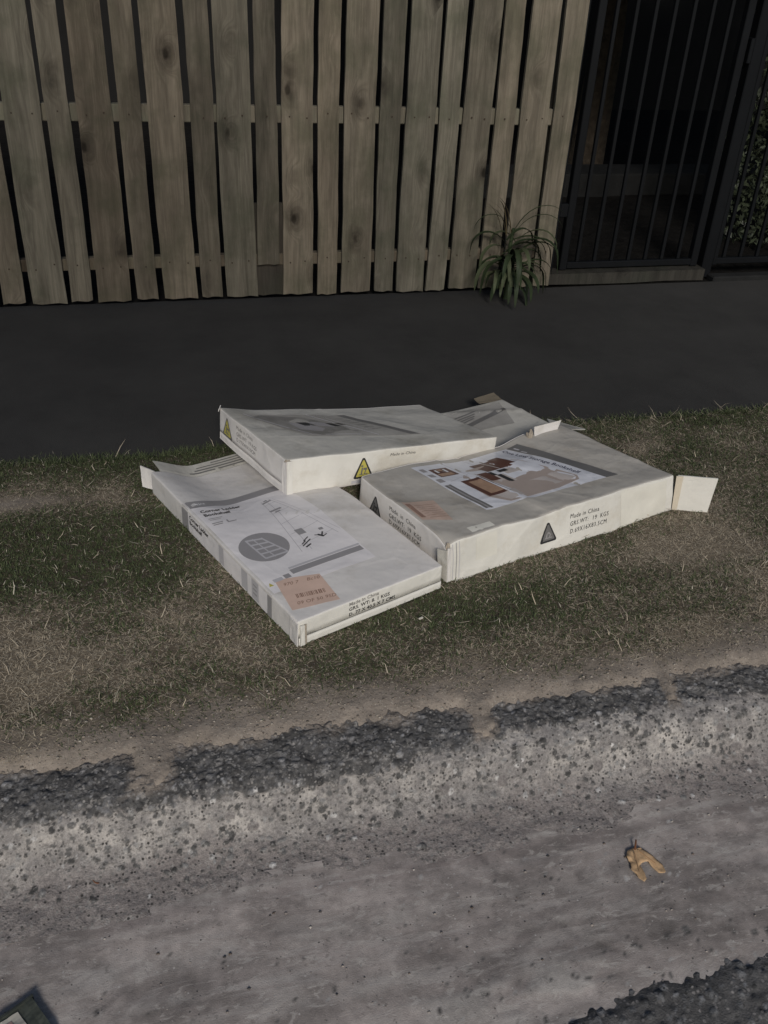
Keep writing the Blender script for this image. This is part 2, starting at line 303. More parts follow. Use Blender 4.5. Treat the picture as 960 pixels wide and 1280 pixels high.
# soil of the verge ---------------------------------------------------------------------------
def dirt_spill(x, y):
    s = 0 * x
    for cx, w in ((.60, .030), (-.055, .046), (1.03, .016), (1.9, .06)):
        u = np.abs(x - cx - .25 * (y - 1.28)) / w + 1.5 * fbm(x * 24, y * 24, 3, 17)
        s = np.maximum(s, sstep(1.25, .55, u))
    return s * sstep(1.195, 1.235, y + .03 * fbm(x * 30, y * 30, 2, 18))
def pressed(x, y):
    s = 0
    for (cx, cy, ex, ey, hw, hl) in ((.314, 1.98, .93, .367, .195, .378), (.972, 2.0, .962, .274, .372, .178), (1.02, 2.41, .93, .367, .19, .14)):
        u = (x - cx) * ex + (y - cy) * ey; v = -(x - cx) * ey + (y - cy) * ex
        s = np.maximum(s, sstep(hw + .01, hw - .01, np.abs(u)) * sstep(hl + .01, hl - .01, np.abs(v)))
    return s
def soil_h(x, y):
    return soil_raw(x, y) * (1 - .6 * pressed(x, y)) - .012 * pressed(x, y)
def soil_raw(x, y):
    edge = -.055 * sstep(1.338, 1.205, y + .055 * fbm(x * 9, y * 4, 4, 19) + .02 * fbm(x * 40, y * 20, 2, 20)) * (1 - .92 * dirt_spill(x, y)) - .004 * dirt_spill(x, y)
    far = -.016 * sstep(2.47, 2.53, y + .05 * fbm(x * 5, y * 5, 3, 44))
    return .006 + .012 * fbm(x * 3.1, y * 3.1, 4, 5) + .013 * fbm(x * 26, y * 26, 3, 9) * (.35 + .65 * sstep(1.36, 1.30, y)) + .003 * fbm(x * 90, y * 90, 2, 21) + edge + far
def green_map(x, y):
    g = .37 + 1.6 * fbm(x * 1.7 + 3, y * 2.4, 3, 31) + 1.3 * fbm(x * 6, y * 7, 3, 33)
    g = g + 1.3 * np.exp(-(((x + .13) / .42) ** 2 + ((y - 2.02) / .20) ** 2)) + .28 * np.exp(-(((x - .2) / .25) ** 2 + ((y - 1.45) / .06) ** 2))
    g = g + .30 * np.exp(-(((x - 1.0) / .35) ** 2 + ((y - 1.60) / .10) ** 2)) + .35 * sstep(2.30, 2.46, y) + .25 * np.exp(-(((x - 1.9) / .5) ** 2 + ((y - 2.1) / .3) ** 2))
    g = g - .75 * np.exp(-(((x + .38) / .16) ** 2 + ((y - 2.26) / .05) ** 2)) - .25 * np.exp(-(((x - .05) / .3) ** 2 + ((y - 1.68) / .10) ** 2))
    return np.clip(g, 0, 1)
def cover_map(x, y):
    b = 1.350 + .10 * fbm(x * 3.3, y * 1.0, 3, 61) + .09 * fbm(x * 14, y * 14, 3, 63)
    c = sstep(b - .05, b + .10, y)
    c = c * sstep(2.56, 2.50, y + .07 * fbm(x * 7, y * 7, 3, 65))
    bare = np.exp(-(((x + .38) / .14) ** 2 + ((y - 2.27) / .04) ** 2))
    return np.clip(c * (1 - .8 * bare), 0, 1)
xs = np.linspace(XA, XB, 600); ys = np.linspace(1.20, 2.57, 190)
X, Y = np.meshgrid(xs, ys); Z = soil_h(X, Y)
cov = cover_map(X, Y); gm_ = green_map(X, Y)
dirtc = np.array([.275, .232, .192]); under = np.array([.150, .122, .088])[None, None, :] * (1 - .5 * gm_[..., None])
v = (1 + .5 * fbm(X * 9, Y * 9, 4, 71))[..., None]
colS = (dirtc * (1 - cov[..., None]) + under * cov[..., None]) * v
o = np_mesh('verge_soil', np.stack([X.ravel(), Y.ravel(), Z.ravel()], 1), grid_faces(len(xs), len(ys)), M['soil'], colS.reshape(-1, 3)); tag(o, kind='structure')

# kerb: a profile swept along the street, its surface crumbled and set with pebbles -------------
def add_stones(Hf, Cf, xs, ss, n, rlo, rhi, hf, tones, smask=None, lo=None, hi=None, sink=.2):
    dx = xs[1] - xs[0]; ds = ss[1] - ss[0]
    for _ in range(n):
        cx = rng.uniform(xs[0], xs[-1]); cs = rng.uniform(lo if lo is not None else ss[0], hi if hi is not None else ss[-1])
        if smask is not None and rng.random() > smask(cx, cs): continue
        r = rlo + (rhi - rlo) * rng.random() ** 2.2; e = rng.uniform(.6, 1.0); th = rng.uniform(0, math.pi)
        i0 = max(0, int((cx - r - xs[0]) / dx)); i1 = min(len(xs), int((cx + r - xs[0]) / dx) + 2)
        j0 = max(0, int((cs - r - ss[0]) / ds)); j1 = min(len(ss), int((cs + r - ss[0]) / ds) + 2)
        if i1 <= i0 or j1 <= j0: continue
        U = xs[i0:i1][None, :] - cx; W = ss[j0:j1][:, None] - cs
        a = (U * math.cos(th) + W * math.sin(th)) / r; b = (-U * math.sin(th) + W * math.cos(th)) / (r * e)
        d = a * a + b * b; ins = d < 1
        bump = np.where(ins, np.sqrt(np.maximum(0, 1 - d)) - sink, 0) * r * hf
        t = tones(cs)
        Hf[j0:j1, i0:i1] = np.where(ins & (bump > Hf[j0:j1, i0:i1] * 0 - 1), Hf[j0:j1, i0:i1] * .4 + bump, Hf[j0:j1, i0:i1])
        f = np.clip((1 - d) * 4, 0, 1)[..., None]
        Cf[j0:j1, i0:i1] = Cf[j0:j1, i0:i1] * (1 - f) + np.array(t) * f
prof = [(1.42, -.016), (1.27, -.006), (1.215, -.008), (1.188, -.020), (1.170, -.048), (1.150, -.080), (1.122, -.095), (1.085, -.101), (1.02, -.104)]
pl = [0]
for a, b in zip(prof, prof[1:]): pl.append(pl[-1] + math.hypot(b[0] - a[0], b[1] - a[1]))
ss = np.arange(0, pl[-1], .0025); xs = np.arange(XA, XB, .0026)
py = np.interp(ss, pl, [p[0] for p in prof]); pz = np.interp(ss, pl, [p[1] for p in prof])
k5 = np.ones(9) / 9
py = np.convolve(np.pad(py, 4, 'edge'), k5, 'valid'); pz = np.convolve(np.pad(pz, 4, 'edge'), k5, 'valid')
ny_ = np.gradient(pz, ss); nz_ = -np.gradient(py, ss)
X, S = np.meshgrid(xs, ss)
H = .008 * fbm(X * 9, S * 11, 3, 81) + .006 * fbm(X * 55, S * 55, 3, 83)
sflat = .232 - .036 * sstep(.35, .75, xs) + .02 * fbm(xs * 6, xs * 0, 3, 85) + .030 * fbm(xs * 30, xs * 0 + 4, 3, 87)       # where the dark crust ends
crust = sstep(.004, -.004, S - sflat[None, :] + .05 * fbm(X * 34, S * 34, 3, 96))
face = (1 - crust) * sstep(.365, .285, S + .10 * fbm(X * 7, S * 7, 3, 88))
lightmap = np.clip(.30 + 1.9 * fbm(X * 5, S * 7, 4, 89) + 2.2 * fbm(X * 36, S * 36, 3, 93), 0, 1)
cCrust = np.array([.115, .110, .106]); cFace = np.array([.46, .425, .39]); cFaceD = np.array([.25, .232, .22]); cGut = np.array([.275, .243, .226])
Cc = cGut * (1 + .2 * fbm(X * 12, S * 12, 3, 90)[..., None])
fc = cFaceD * (1 - lightmap[..., None]) + cFace * lightmap[..., None]
Cc = Cc * (1 - face[..., None]) + fc * face[..., None]
Cc = Cc * (1 - crust[..., None]) + cCrust * (1 + 1.3 * fbm(X * 30, S * 30, 4, 91)[..., None]) * crust[..., None]
H = H + crust * (.003 + .005 * fbm(X * 90, S * 90, 3, 92) + .008 * fbm(X * 22, S * 22, 3, 94))
def t_crust(s):
    q = rng.random()
    if q < .55: g = rng.uniform(.045, .10)
    elif q < .95: g = rng.uniform(.11, .21)
    else: g = rng.uniform(.22, .36)
    return (g * 1.03, g, g * .99)
def t_face(s):
    q = rng.random()
    if q < .66: g = rng.uniform(.065, .15)
    elif q < .95: g = rng.uniform(.17, .30)
    else: g = rng.uniform(.40, .58)
    return (g * 1.04, g, g * .96)
sf = lambda x: np.interp(x, xs, sflat)
Hs = np.zeros_like(H)
add_stones(Hs, Cc, xs, ss, 9500, .0022, .0085, .5, t_crust, lambda x, s: 1.0 if s < sf(x) + .004 else 0, .09, .25)
add_stones(Hs, Cc, xs, ss, 6800, .0016, .0082, .6, t_face, lambda x, s: (1.0 if s < .31 else .5 if s < .36 else .16) if s > sf(x) else 0, .21, .40, sink=.35)
add_stones(Hs, Cc, xs, ss, 18, .011, .018, .35, lambda s: (.22, .20, .19), None, .25, .32, sink=.35)
YY = py[:, None] + 0 * X
dust = np.clip(dirt_spill(X, YY + .004) + sstep(1.275, 1.305, YY + .07 * fbm(X * 14, YY * 14, 4, 97)) * .8 + .25 * np.clip(fbm(X * 45, YY * 45, 3, 98), 0, 1) * crust, 0, .9) * sstep(1.19, 1.215, YY)
Cc = Cc * (1 - dust[..., None]) + np.array([.250, .212, .178]) * dust[..., None]
H = H + Hs
V = np.stack([X, py[:, None] + ny_[:, None] * H, pz[:, None] + nz_[:, None] * H], -1).reshape(-1, 3)
o = np_mesh('kerb', V, grid_faces(len(xs), len(ss))[:, ::-1], M['kerb'], Cc.reshape(-1, 3)); tag(o, kind='structure')

# gutter ---------------------------------------------------------------------------------------
xs = np.arange(XA, XB, .0065); ys = np.arange(.50, 1.075, .0055)
X, Y = np.meshgrid(xs, ys)
Z = -.1035 + .006 * fbm(X * 2.5, Y * 6, 3, 101) + .0022 * fbm(X * 30, Y * 45, 4, 103) - .002 * sstep(.78, .70, Y)
streak = fbm(X * 2.2, Y * 26, 4, 105) * 1.2 + fbm(X * 5, Y * 60, 3, 106)
tone = 1 + .75 * fbm(X * 3.4, Y * 7, 4, 107) + .34 * streak + .75 * fbm(X * 18, Y * 26, 4, 109) + .9 * np.maximum(fbm(X * 46, Y * 60, 4, 110) - .12, 0)
Cg = np.array([.300, .262, .241]) * tone[..., None]
def line(yc, w, seed, amp, col):
    global Cg
    yy = yc + .012 * fbm(xs * 2, xs * 0, 3, seed) ; m_ = np.exp(-((Y - yy[None, :]) / w) ** 2) * np.clip(.55 + 3.4 * fbm(X * 9, Y * 3, 4, seed + 1), 0, 1) * np.clip(.75 + 2.4 * fbm(X * 60, Y * 60, 2, seed + 5), 0, 1)
    Cg = Cg * (1 - amp * m_[..., None]) + np.array(col) * amp * m_[..., None]
line(1.040, .006, 111, .75, (.50, .46, .42)); line(.995, .006, 121, .6, (.46, .42, .39)); line(.930, .020, 131, .5, (.42, .39, .36)); line(.865, .010, 141, .5, (.42, .39, .36)); line(.820, .014, 145, .45, (.40, .37, .34)); line(1.015, .016, 147, .5, (.20, .165, .155)); line(.885, .018, 149, .45, (.21, .185, .175))
patch = sstep(.02, .16, fbm(X * 6, Y * 12, 5, 151)) * np.exp(-(((X - .55) / .40) ** 2 + ((Y - .755) / .050) ** 2))
Cg = Cg * (1 - .8 * patch[..., None]) + np.array([.40, .37, .34]) * .8 * patch[..., None]
lip = np.exp(-((Y - .705 - .02 * fbm(X * 5, Y * 0, 3, 153)) / .022) ** 2) * np.clip(.7 + 2 * fbm(X * 10, Y * 14, 4, 155), 0, 1)
Cg = Cg * (1 - .6 * lip[..., None]) + np.array([.38, .35, .33]) * .6 * lip[..., None]
Z = Z + .002 * patch
crk = [(.515, 1.03), (.535, .985), (.530, .955), (.560, .925), (.575, .885), (.615, .855), (.640, .815), (.70, .78)]
dm = np.full(X.shape, 9.0)
for (x0, y0), (x1, y1) in zip(crk, crk[1:]):
    t = np.clip(((X - x0) * (x1 - x0) + (Y - y0) * (y1 - y0)) / ((x1 - x0) ** 2 + (y1 - y0) ** 2), 0, 1)
    dm = np.minimum(dm, np.hypot(X - x0 - t * (x1 - x0), Y - y0 - t * (y1 - y0)))
km_ = np.exp(-((dm + .010 * fbm(X * 60, Y * 60, 2, 171)) / .005) ** 2) * np.clip(.6 + 2 * fbm(X * 25, Y * 25, 2, 173), 0, 1)
Cg = Cg * (1 - .45 * km_[..., None]); Z = Z - .0015 * km_
Hs = np.zeros_like(Z)
add_stones(Hs, Cg, xs, ys, 420, .003, .008, .25, lambda s: (lambda g: (g * 1.05, g, g * .95))(rng.choice([.07, .08, .10, .36])), None, .68, .80, sink=.5)
add_stones(Hs, Cg, xs, ys, 260, .002, .005, .3, lambda s: (lambda g: (g * 1.05, g, g * .95))(rng.choice([.08, .1, .32, .45])), None, .80, 1.07, sink=.4)
Z = Z + Hs
o = np_mesh('gutter', np.stack([X, Y, Z], -1).reshape(-1, 3), grid_faces(len(xs), len(ys)), M['gutter'], Cg.reshape(-1, 3)); tag(o, kind='structure')

# broken asphalt edge of the road -----------------------------------------------------------------
xs = np.arange(XA, XB, .0048); ys = np.arange(.28, .84, .0045)
X, Y = np.meshgrid(xs, ys)
edge = .724 + .060 * (xs - .9) + .050 * fbm(xs * 4, xs * 0, 3, 161) + .022 * fbm(xs * 22, xs * 0, 3, 163) - .10 * sstep(.58, .32, xs)
d = edge[None, :] - Y
Z = -.113 + .014 * sstep(-.02, .035, d + .016 * fbm(X * 50, Y * 50, 2, 165)) + .006 * fbm(X * 60, Y * 60, 3, 167) * sstep(0, .01, d)
Ca = np.array([.12, .115, .112]) * (1 + .8 * fbm(X * 20, Y * 20, 4, 169)[..., None])
Hs = np.zeros_like(Z)
def t_asph(s):
    q = rng.random(); g = rng.uniform(.05, .10) if q < .5 else rng.uniform(.11, .22) if q < .95 else .32
    return (g, g * .99, g)
add_stones(Hs, Ca, xs, ys, 11000, .003, .009, .8, t_asph, lambda x, s: 1.0 if s < np.interp(x, xs, edge) - .002 else 0, None, .80)
Z = Z + Hs
o = np_mesh('road_edge', np.stack([X, Y, Z], -1).reshape(-1, 3), grid_faces(len(xs), len(ys)), M['asphalt'], Ca.reshape(-1, 3)); tag(o, kind='structure')

# ---------------------------------------------------------------- cartons (thin boxes with sagging panels)
ESP = 45
class Carton:
    """near-left, near-right, far-right, far-left corners at the bottom and at the top; W front edge, L depth, Hh height"""
    def __init__(s, bot, top, W, L, Hh, deform, root, r=.004):
        s.b = [Vector(p) for p in bot]; s.t = [Vector(p) for p in top]; s.W, s.L, s.H, s.d, s.root, s.r = W, L, Hh, deform, root, r
        s.inv = Vector(root.location)
    def V(s, a, b, c):
        u, v, w = a / s.W, b / s.L, c / s.H
        lo = s.b[0].lerp(s.b[1], u).lerp(s.b[3].lerp(s.b[2], u), v); hi = s.t[0].lerp(s.t[1], u).lerp(s.t[3].lerp(s.t[2], u), v)
        return lo.lerp(hi, w) + s.d(a, b, c, w)
    def _e(s, d):
        if d >= s.r or d < -1e-9: return d, 0.0
        th = math.radians(45) * (1 - d / s.r); return s.r * (1 - math.sin(th)), s.r * (1 - math.cos(th))
    def F(s, face, p, q):
        W, L, H = s.W, s.L, s.H
        def two(x, X_):
            if x <= X_ / 2: n, dr = s._e(x); return n, dr
            n, dr = s._e(X_ - x); return X_ - n, dr
        if face == 'top': a, d1 = two(p, W); b, d2 = two(q, L); return s.V(a, b, H - d1 - d2)
        if face == 'bottom': return s.V(p, q, 0)
        if face == 'front': a, d1 = two(p, W); c, d2 = two(q, H) if q > H / 2 else (q, 0); return s.V(a, d1 + d2, c)
        if face == 'back': a, d1 = two(p, W); c, d2 = two(q, H) if q > H / 2 else (q, 0); return s.V(a, L - d1 - d2, c)
        if face == 'left': b, d1 = two(p, L); c, d2 = two(q, H) if q > H / 2 else (q, 0); return s.V(d1 + d2, L - b, c)     # p runs from the far end
        if face == 'right': b, d1 = two(p, L); c, d2 = two(q, H) if q > H / 2 else (q, 0); return s.V(W - d1 - d2, b, c)
    def N(s, face, p, q):
        e = .002; du = s.F(face, p + e, q) - s.F(face, p - e, q); dv = s.F(face, p, q + e) - s.F(face, p, q - e)
        n = du.cross(dv); n.normalize(); return n
    def P(s, face, p, q, off=0.0):
        x = s.F(face, p, q)
        if off: x = x + s.N(face, p, q) * off
        return x - s.inv
    def dims(s, face): return {'top': (s.W, s.L), 'bottom': (s.W, s.L), 'front': (s.W, s.H), 'back': (s.W, s.H), 'left': (s.L, s.H), 'right': (s.L, s.H)}[face]
    def panel(s, face, name, m, step=.012, q0=None, q1=None, thick=.0025, off=0.0):
        A, B = s.dims(face)
        def ticks(n0, n1, X_):
            t = [n0 + (n1 - n0) * i / max(2, int((n1 - n0) / step)) for i in range(max(2, int((n1 - n0) / step)) + 1)]
            for k in (0, .3, .6, 1): t += [k * s.r, X_ - k * s.r]
            t = sorted(set(round(x, 5) for x in t if n0 - 1e-6 <= x <= n1 + 1e-6)); return t
        ps = ticks(0, A, A); qs = ticks(q0 if q0 is not None else 0, q1 if q1 is not None else B, B)
        V_ = []; nx, ny = len(ps), len(qs)
        for q in qs:
            for p in ps: V_.append(s.P(face, p, q, off))
        Fc = [(j * nx + i, j * nx + i + 1, (j + 1) * nx + i + 1, (j + 1) * nx + i) for j in range(ny - 1) for i in range(nx - 1)]
        # board thickness: an inner skin and a rim
        n0 = len(V_)
        for q in qs:
            for p in ps: V_.append(s.P(face, min(max(p, thick), A - thick), min(max(q, 0), B), off - thick))
        Fc += [(n0 + j * nx + i, n0 + (j + 1) * nx + i, n0 + (j + 1) * nx + i + 1, n0 + j * nx + i + 1) for j in range(ny - 1) for i in range(nx - 1)]
        ring = [(0, i) for i in range(nx)] + [(j, nx - 1) for j in range(1, ny)] + [(ny - 1, i) for i in range(nx - 2, -1, -1)] + [(j, 0) for j in range(ny - 2, 0, -1)]
        for (j, i), (j2, i2) in zip(ring, ring[1:] + ring[:1]):
            a, b = j * nx + i, j2 * nx + i2; Fc.append((b, a, n0 + a, n0 + b))
        o = mesh_obj(name, V_, Fc, m, s.root, smooth=False)
        me = o.data; me.polygons.foreach_set('use_smooth', [i < (nx - 1) * (ny - 1) for i in range(len(me.polygons))])
        return o
    def quad(s, face, pts, m, off, name=None, n=None):
        """a printed shape: quad given by 4 (p,q) points, subdivided to follow the panel"""
        (x0, y0), (x1, y1), (x2, y2), (x3, y3) = pts
        l1 = math.hypot(x1 - x0, y1 - y0); l2 = math.hypot(x3 - x0, y3 - y0)
        nx = max(1, int(l1 / .012)); ny = max(1, int(l2 / .012)); V_ = []
        for j in range(ny + 1):
            for i in range(nx + 1):
                u, v = i / nx, j / ny
                V_.append(s.P(face, (x0 * (1 - u) + x1 * u) * (1 - v) + (x3 * (1 - u) + x2 * u) * v, (y0 * (1 - u) + y1 * u) * (1 - v) + (y3 * (1 - u) + y2 * u) * v, off))
        return V_, [(j * (nx + 1) + i, j * (nx + 1) + i + 1, (j + 1) * (nx + 1) + i + 1, (j + 1) * (nx + 1) + i) for j in range(ny) for i in range(nx)]
    def prints(s, name, face, shapes, m, off, parent=None):
        """shapes: list of 4-point lists / polygons, joined as one print in one colour"""
        V_, F_ = [], []
        for sh in shapes:
            if len(sh) == 4: v, f = s.quad(face, sh, m, off)
            else:
                v = [s.P(face, x, y, off) for x, y in sh]; cx = sum(x for x, y in sh) / len(sh); cy = sum(y for x, y in sh) / len(sh)
                v.append(s.P(face, cx, cy, off)); f = [(i, (i + 1) % len(sh), len(sh)) for i in range(len(sh))]
            k = len(V_); V_ += v; F_ += [tuple(i + k for i in q) for q in f]
        return mesh_obj(name, V_, F_, m, parent or s.root, smooth=True)
    def text(s, name, face, body, x, y, size, m, off, ang=0.0, bold=0.0, sx=1.0, parent=None, slant=0.0, spacing=1.0):
        cu = bpy.data.curves.new('t', 'FONT'); cu.body = body; cu.size = size; cu.offset = bold; cu.resolution_u = 2; cu.space_character = spacing; cu.shear = slant
        to = bpy.data.objects.new('t', cu); me = bpy.data.meshes.new_from_object(to)
        ca, sa = math.cos(ang), math.sin(ang); V_ = []
        for v in me.vertices:
            tx, ty = v.co.x * sx, v.co.y; V_.append(s.P(face, x + tx * ca - ty * sa, y + tx * sa + ty * ca, off))
        F_ = [tuple(p.vertices) for p in me.polygons]
        bpy.data.objects.remove(to); bpy.data.curves.remove(cu); bpy.data.meshes.remove(me)
        return mesh_obj(name, V_, F_, m, parent or s.root)
def rect(x0, y0, x1, y1): return [(x0, y0), (x1, y0), (x1, y1), (x0, y1)]
def circle(cx, cy, r, n=40, ey=1.0): return [(cx + r * math.cos(2 * math.pi * i / n), cy + ey * r * math.sin(2 * math.pi * i / n)) for i in range(n)]
def ss1(a, b, x):
    t = min(1, max(0, (x - a) / (b - a))); return t * t * (3 - 2 * t)
def nz(a, b, f, seed): return mnoise.noise(Vector((a * f + seed, b * f - seed * 2.3, seed * 1.7)))
def crease(a, b, x0, y0, x1, y1, w, h):
    dx, dy = x1 - x0, y1 - y0; L2 = dx * dx + dy * dy; t = ((a - x0) * dx + (b - y0) * dy) / L2
    if t < 0: t = 0
    if t > 1: t = 1
    d = math.hypot(a - x0 - t * dx, b - y0 - t * dy); return h * math.exp(-d / w)

def frame_box(O, e, n, W, L, z0, z1):
    f = lambda a, b, z: (O[0] + e[0] * a + n[0] * b, O[1] + e[1] * a + n[1] * b, z)
    return [f(0, 0, z0[0]), f(W, 0, z0[1]), f(W, L, z0[2]), f(0, L, z0[3])], [f(0, 0, z1[0]), f(W, 0, z1[1]), f(W, L, z1[2]), f(0, L, z1[3])]

def slab_flap(name, pts, m, parent, thick=.003, n=8, curl=0.0, axis=None):
    """a loose cardboard flap: quad of four points, subdivided, curled and given thickness"""
    p = [Vector(q) for q in pts]; V_ = []; nrm = (p[1] - p[0]).cross(p[3] - p[0]).normalized()
    for j in range(n + 1):
        for i in range(n + 1):
            u, v = i / n, j / n; x = p[0].lerp(p[1], u).lerp(p[3].lerp(p[2], u), v)
            x = x + nrm * (curl * (v * v) + .0012 * nz(u * .1, v * .1, 30, 3.3 + len(name))); V_.append(x)
    k = len(V_); V_ += [x - nrm * thick for x in V_]
    F_ = []
    for j in range(n):
        for i in range(n):
            a = j * (n + 1) + i; F_.append((a, a + 1, a + n + 2, a + n + 1)); F_.append((k + a, k + a + n + 1, k + a + n + 2, k + a + 1))
    ring = [(0, i) for i in range(n + 1)] + [(j, n) for j in range(1, n + 1)] + [(n, i) for i in range(n - 1, -1, -1)] + [(j, 0) for j in range(n - 1, 0, -1)]
    for (j, i), (j2, i2) in zip(ring, ring[1:] + ring[:1]):
        a, b = j * (n + 1) + i, j2 * (n + 1) + i2; F_.append((b, a, k + a, k + b))
    return mesh_obj(name, V_, F_, m, parent)

# ---- carton 1: front left, thin, "Corner Ladder Bookshelf" --------------------------------------
r1 = empty('carton', (.266, 1.548, 0)); tag(r1, 'thin white ladder bookshelf carton with a circle print, nearest the gutter', 'carton', 'discarded flat furniture cartons on the verge')
e1 = (.93, .367); n1 = (-.367, .93); W1, L1, H1 = .406, .770, .068
def d1(a, b, c, w):
    s = ss1(.33, .80, b) * ss1(.0, .15, a) * .056
    s = max(s, ss1(.42, .50, b) * ss1(.30, .40, a) * .024)
    z = -s * w + w * (.0022 * nz(a, b, 7, 1.1) + .0009 * nz(a, b, 19, 1.9) + crease(a, b, .20, .405, .42, .285, .006, .0035) + crease(a, b, .02, .56, .30, .50, .005, -.0015))
    o = .0015 * nz(a + c, b, 9, 4.2) * (1 - w)
    return Vector((o, o, z))
bot, top = frame_box((.266, 1.548), e1, n1, W1, L1, (.006,) * 4, (.073, .071, .071, .071))
c1 = Carton(bot, top, W1, L1, H1, d1, r1)
c1.panel('top', 'top_panel', M['card']); c1.panel('left', 'side_panel', M['card']); c1.panel('right', 'side_panel', M['card']); c1.panel('bottom', 'bottom_panel', M['card'])
c1.panel('front', 'front_flap', M['card_cream'], q0=.022); c1.panel('front', 'front_lip', M['card_cream'], q0=0, q1=.0205, off=.0022)
o = c1.panel('back', 'back_panel', M['card'], q1=.03)
lab = c1.prints('label', 'top', [rect(-.0, .115, .290, .541)], M['label'], .0004)
c1.prints('grey_band', 'top', [rect(.0, .541, .37, .577)], M['mgrey'], .0005)
c1.text('lettering', 'top', 'artiss', .016, .552, .019, M['white_ink'], .0009, bold=.0003)
c1.text('title', 'top', 'Corner Ladder', .022, .508, .0185, M['ink'], .0008, bold=.0006, parent=lab)
c1.text('title', 'top', 'Bookshelf', .022, .487, .0185, M['ink'], .0008, bold=.0006, parent=lab)
c1.prints('small_print', 'top', [rect(.024, .470, .062, .4725), rect(.024, .463, .055, .465), rect(.022, .445, .052, .449), rect(.022, .437, .048, .441), rect(.062, .437, .066, .451), rect(.066, .437, .086, .441)], M['mgrey'], .0008, parent=lab)
c1.prints('circle_print', 'top', [circle(.083, .292, .062)], M['mgrey'], .0007, parent=lab)
sh = []                                                              # the drawing of a leaning ladder shelf
def seg(x0, y0, x1, y1, w):
    dx, dy = x1 - x0, y1 - y0; l = math.hypot(dx, dy); nx, ny = -dy / l * w / 2, dx / l * w / 2
    return [(x0 - nx, y0 - ny), (x1 - nx, y1 - ny), (x1 + nx, y1 + ny), (x0 + nx, y0 + ny)]
for k in range(5):
    x = .062 + .012 * k * .9; sh.append(seg(.058 + k * .001, .335 - k * .022, .098 + k * .006, .325 - k * .020, .006))
sh += [seg(.056, .338, .062, .246, .0045), seg(.074, .336, .086, .242, .003), seg(.095, .330, .122, .246, .0045)]
c1.prints('shelf_drawing', 'top', sh, M['lgrey'], .0010, parent=lab)
sh = [seg(.190, .500, .150, .225, .0016), seg(.205, .505, .176, .222, .0016), seg(.215, .505, .272, .250, .0016), seg(.225, .500, .285, .262, .0012)]
for k in range(5): sh.append(seg(.186 - k * .007, .47 - k * .055, .222 + k * .012, .48 - k * .052, .0014))
c1.prints('ladder_drawing', 'top', sh, M['lgrey'], .0007, parent=lab)
c1.prints('plant_print', 'top', [seg(.186, .484, .216, .494, .006), seg(.196, .496, .208, .500, .005), seg(.178, .430, .214, .436, .008), seg(.188, .420, .205, .423, .006)], M['mgrey'], .0009, parent=lab)
c1.prints('plant_print', 'top', [seg(.164, .244, .196, .262, .0035), seg(.168, .236, .186, .243, .0045), seg(.176, .262, .196, .274, .003), seg(.166, .252, .182, .262, .003),
                                  seg(.222, .270, .232, .256, .007), seg(.230, .262, .240, .276, .004), seg(.214, .272, .225, .266, .003), seg(.230, .256, .244, .262, .003)], M['ink'], .0009, parent=lab)
for rc in (rect(.182, .292, .204, .318), rect(.238, .285, .250, .295)): c1.prints('box_print', 'top', [rc], M['mgrey'], .0009, parent=lab)
c1.prints('grey_bar', 'top', [rect(.084, .157, .285, .176)], M['mgrey'], .0008, parent=lab)
c1.prints('grey_bar', 'top', [rect(.086, .179, .287, .186)], M['lgrey'], .0008, parent=lab)
c1.prints('grey_square', 'top', [rect(.060, .150, .076, .166)], M['mgrey'], .0008, parent=lab)
c1.prints('grey_square', 'top', [rect(.030, .150, .055, .162)], M['lgrey'], .0008, parent=lab)
c1.prints('warning_mark', 'top', [[(.012, .142), (.024, .142), (.018, .155), (.018, .155)]], M['yellow'], .0008, parent=lab)
# the side of the label wraps down over the long side (p runs from the far end: p = L - b)
q = lambda b: L1 - b
lab = c1.prints('side_label', 'left', [rect(q(.541), .002, q(.130), H1 - .0)], M['label'], .0004)
c1.prints('grey_band', 'left', [rect(q(.577), .002, q(.541), H1)], M['mgrey'], .0005)
c1.prints('grey_band', 'left', [rect(q(.132), .002, q(.112), H1)], M['mgrey'], .0005)
c1.text('title', 'left', 'Corner Ladder', q(.533), .045, .0175, M['ink'], .0008, bold=.0006, parent=lab)
c1.text('title', 'left', 'Bookshelf', q(.533), .028, .0175, M['ink'], .0008, bold=.0006, parent=lab)
for b0, b1 in ((.37, .345), (.255, .225), (.205, .172)): c1.prints('panel_print', 'left', [rect(q(b0), .006, q(b1), H1 - .008)], M['lgrey'], .0007, parent=lab)
c1.prints('small_print', 'left', [rect(q(.198), .020, q(.180), .024), rect(q(.198), .032, q(.180), .036), rect(q(.198), .044, q(.180), .048)], M['mgrey'], .0010, parent=lab)
st = c1.prints('sticker', 'top', [[(.012, .042), (.124, .020), (.136, .126), (.034, .160)]], M['peach'], .0006)
an = -.22
c1.text('handwriting', 'top', '970 7', .040, .128, .016, M['peachink'], .0010, ang=an, parent=st, slant=.3)
c1.text('handwriting', 'top', 'Bc10', .096, .117, .016, M['peachink'], .0010, ang=an, parent=st, slant=.3)
sh = []; x = 0
while x < .068:
    w = random.choice([.0012, .002, .0032]); bx = .044 + x; by = .074 - x * .22
    sh.append([(bx, by), (bx + w, by - w * .22), (bx + w + .0035, by + .0145 - w * .22), (bx + .0035, by + .0145)]); x += w + random.choice([.0012, .002, .0028])
c1.prints('barcode', 'top', sh, M['peachink'], .0010, parent=st)
c1.text('handwriting', 'top', '09 OF 50', .032, .053, .016, M['peachink'], .0010, ang=an, parent=st, slant=.2)
c1.text('handwriting', 'top', '9SD', .098, .040, .016, M['peachink'], .0010, ang=an, parent=st, slant=.2)
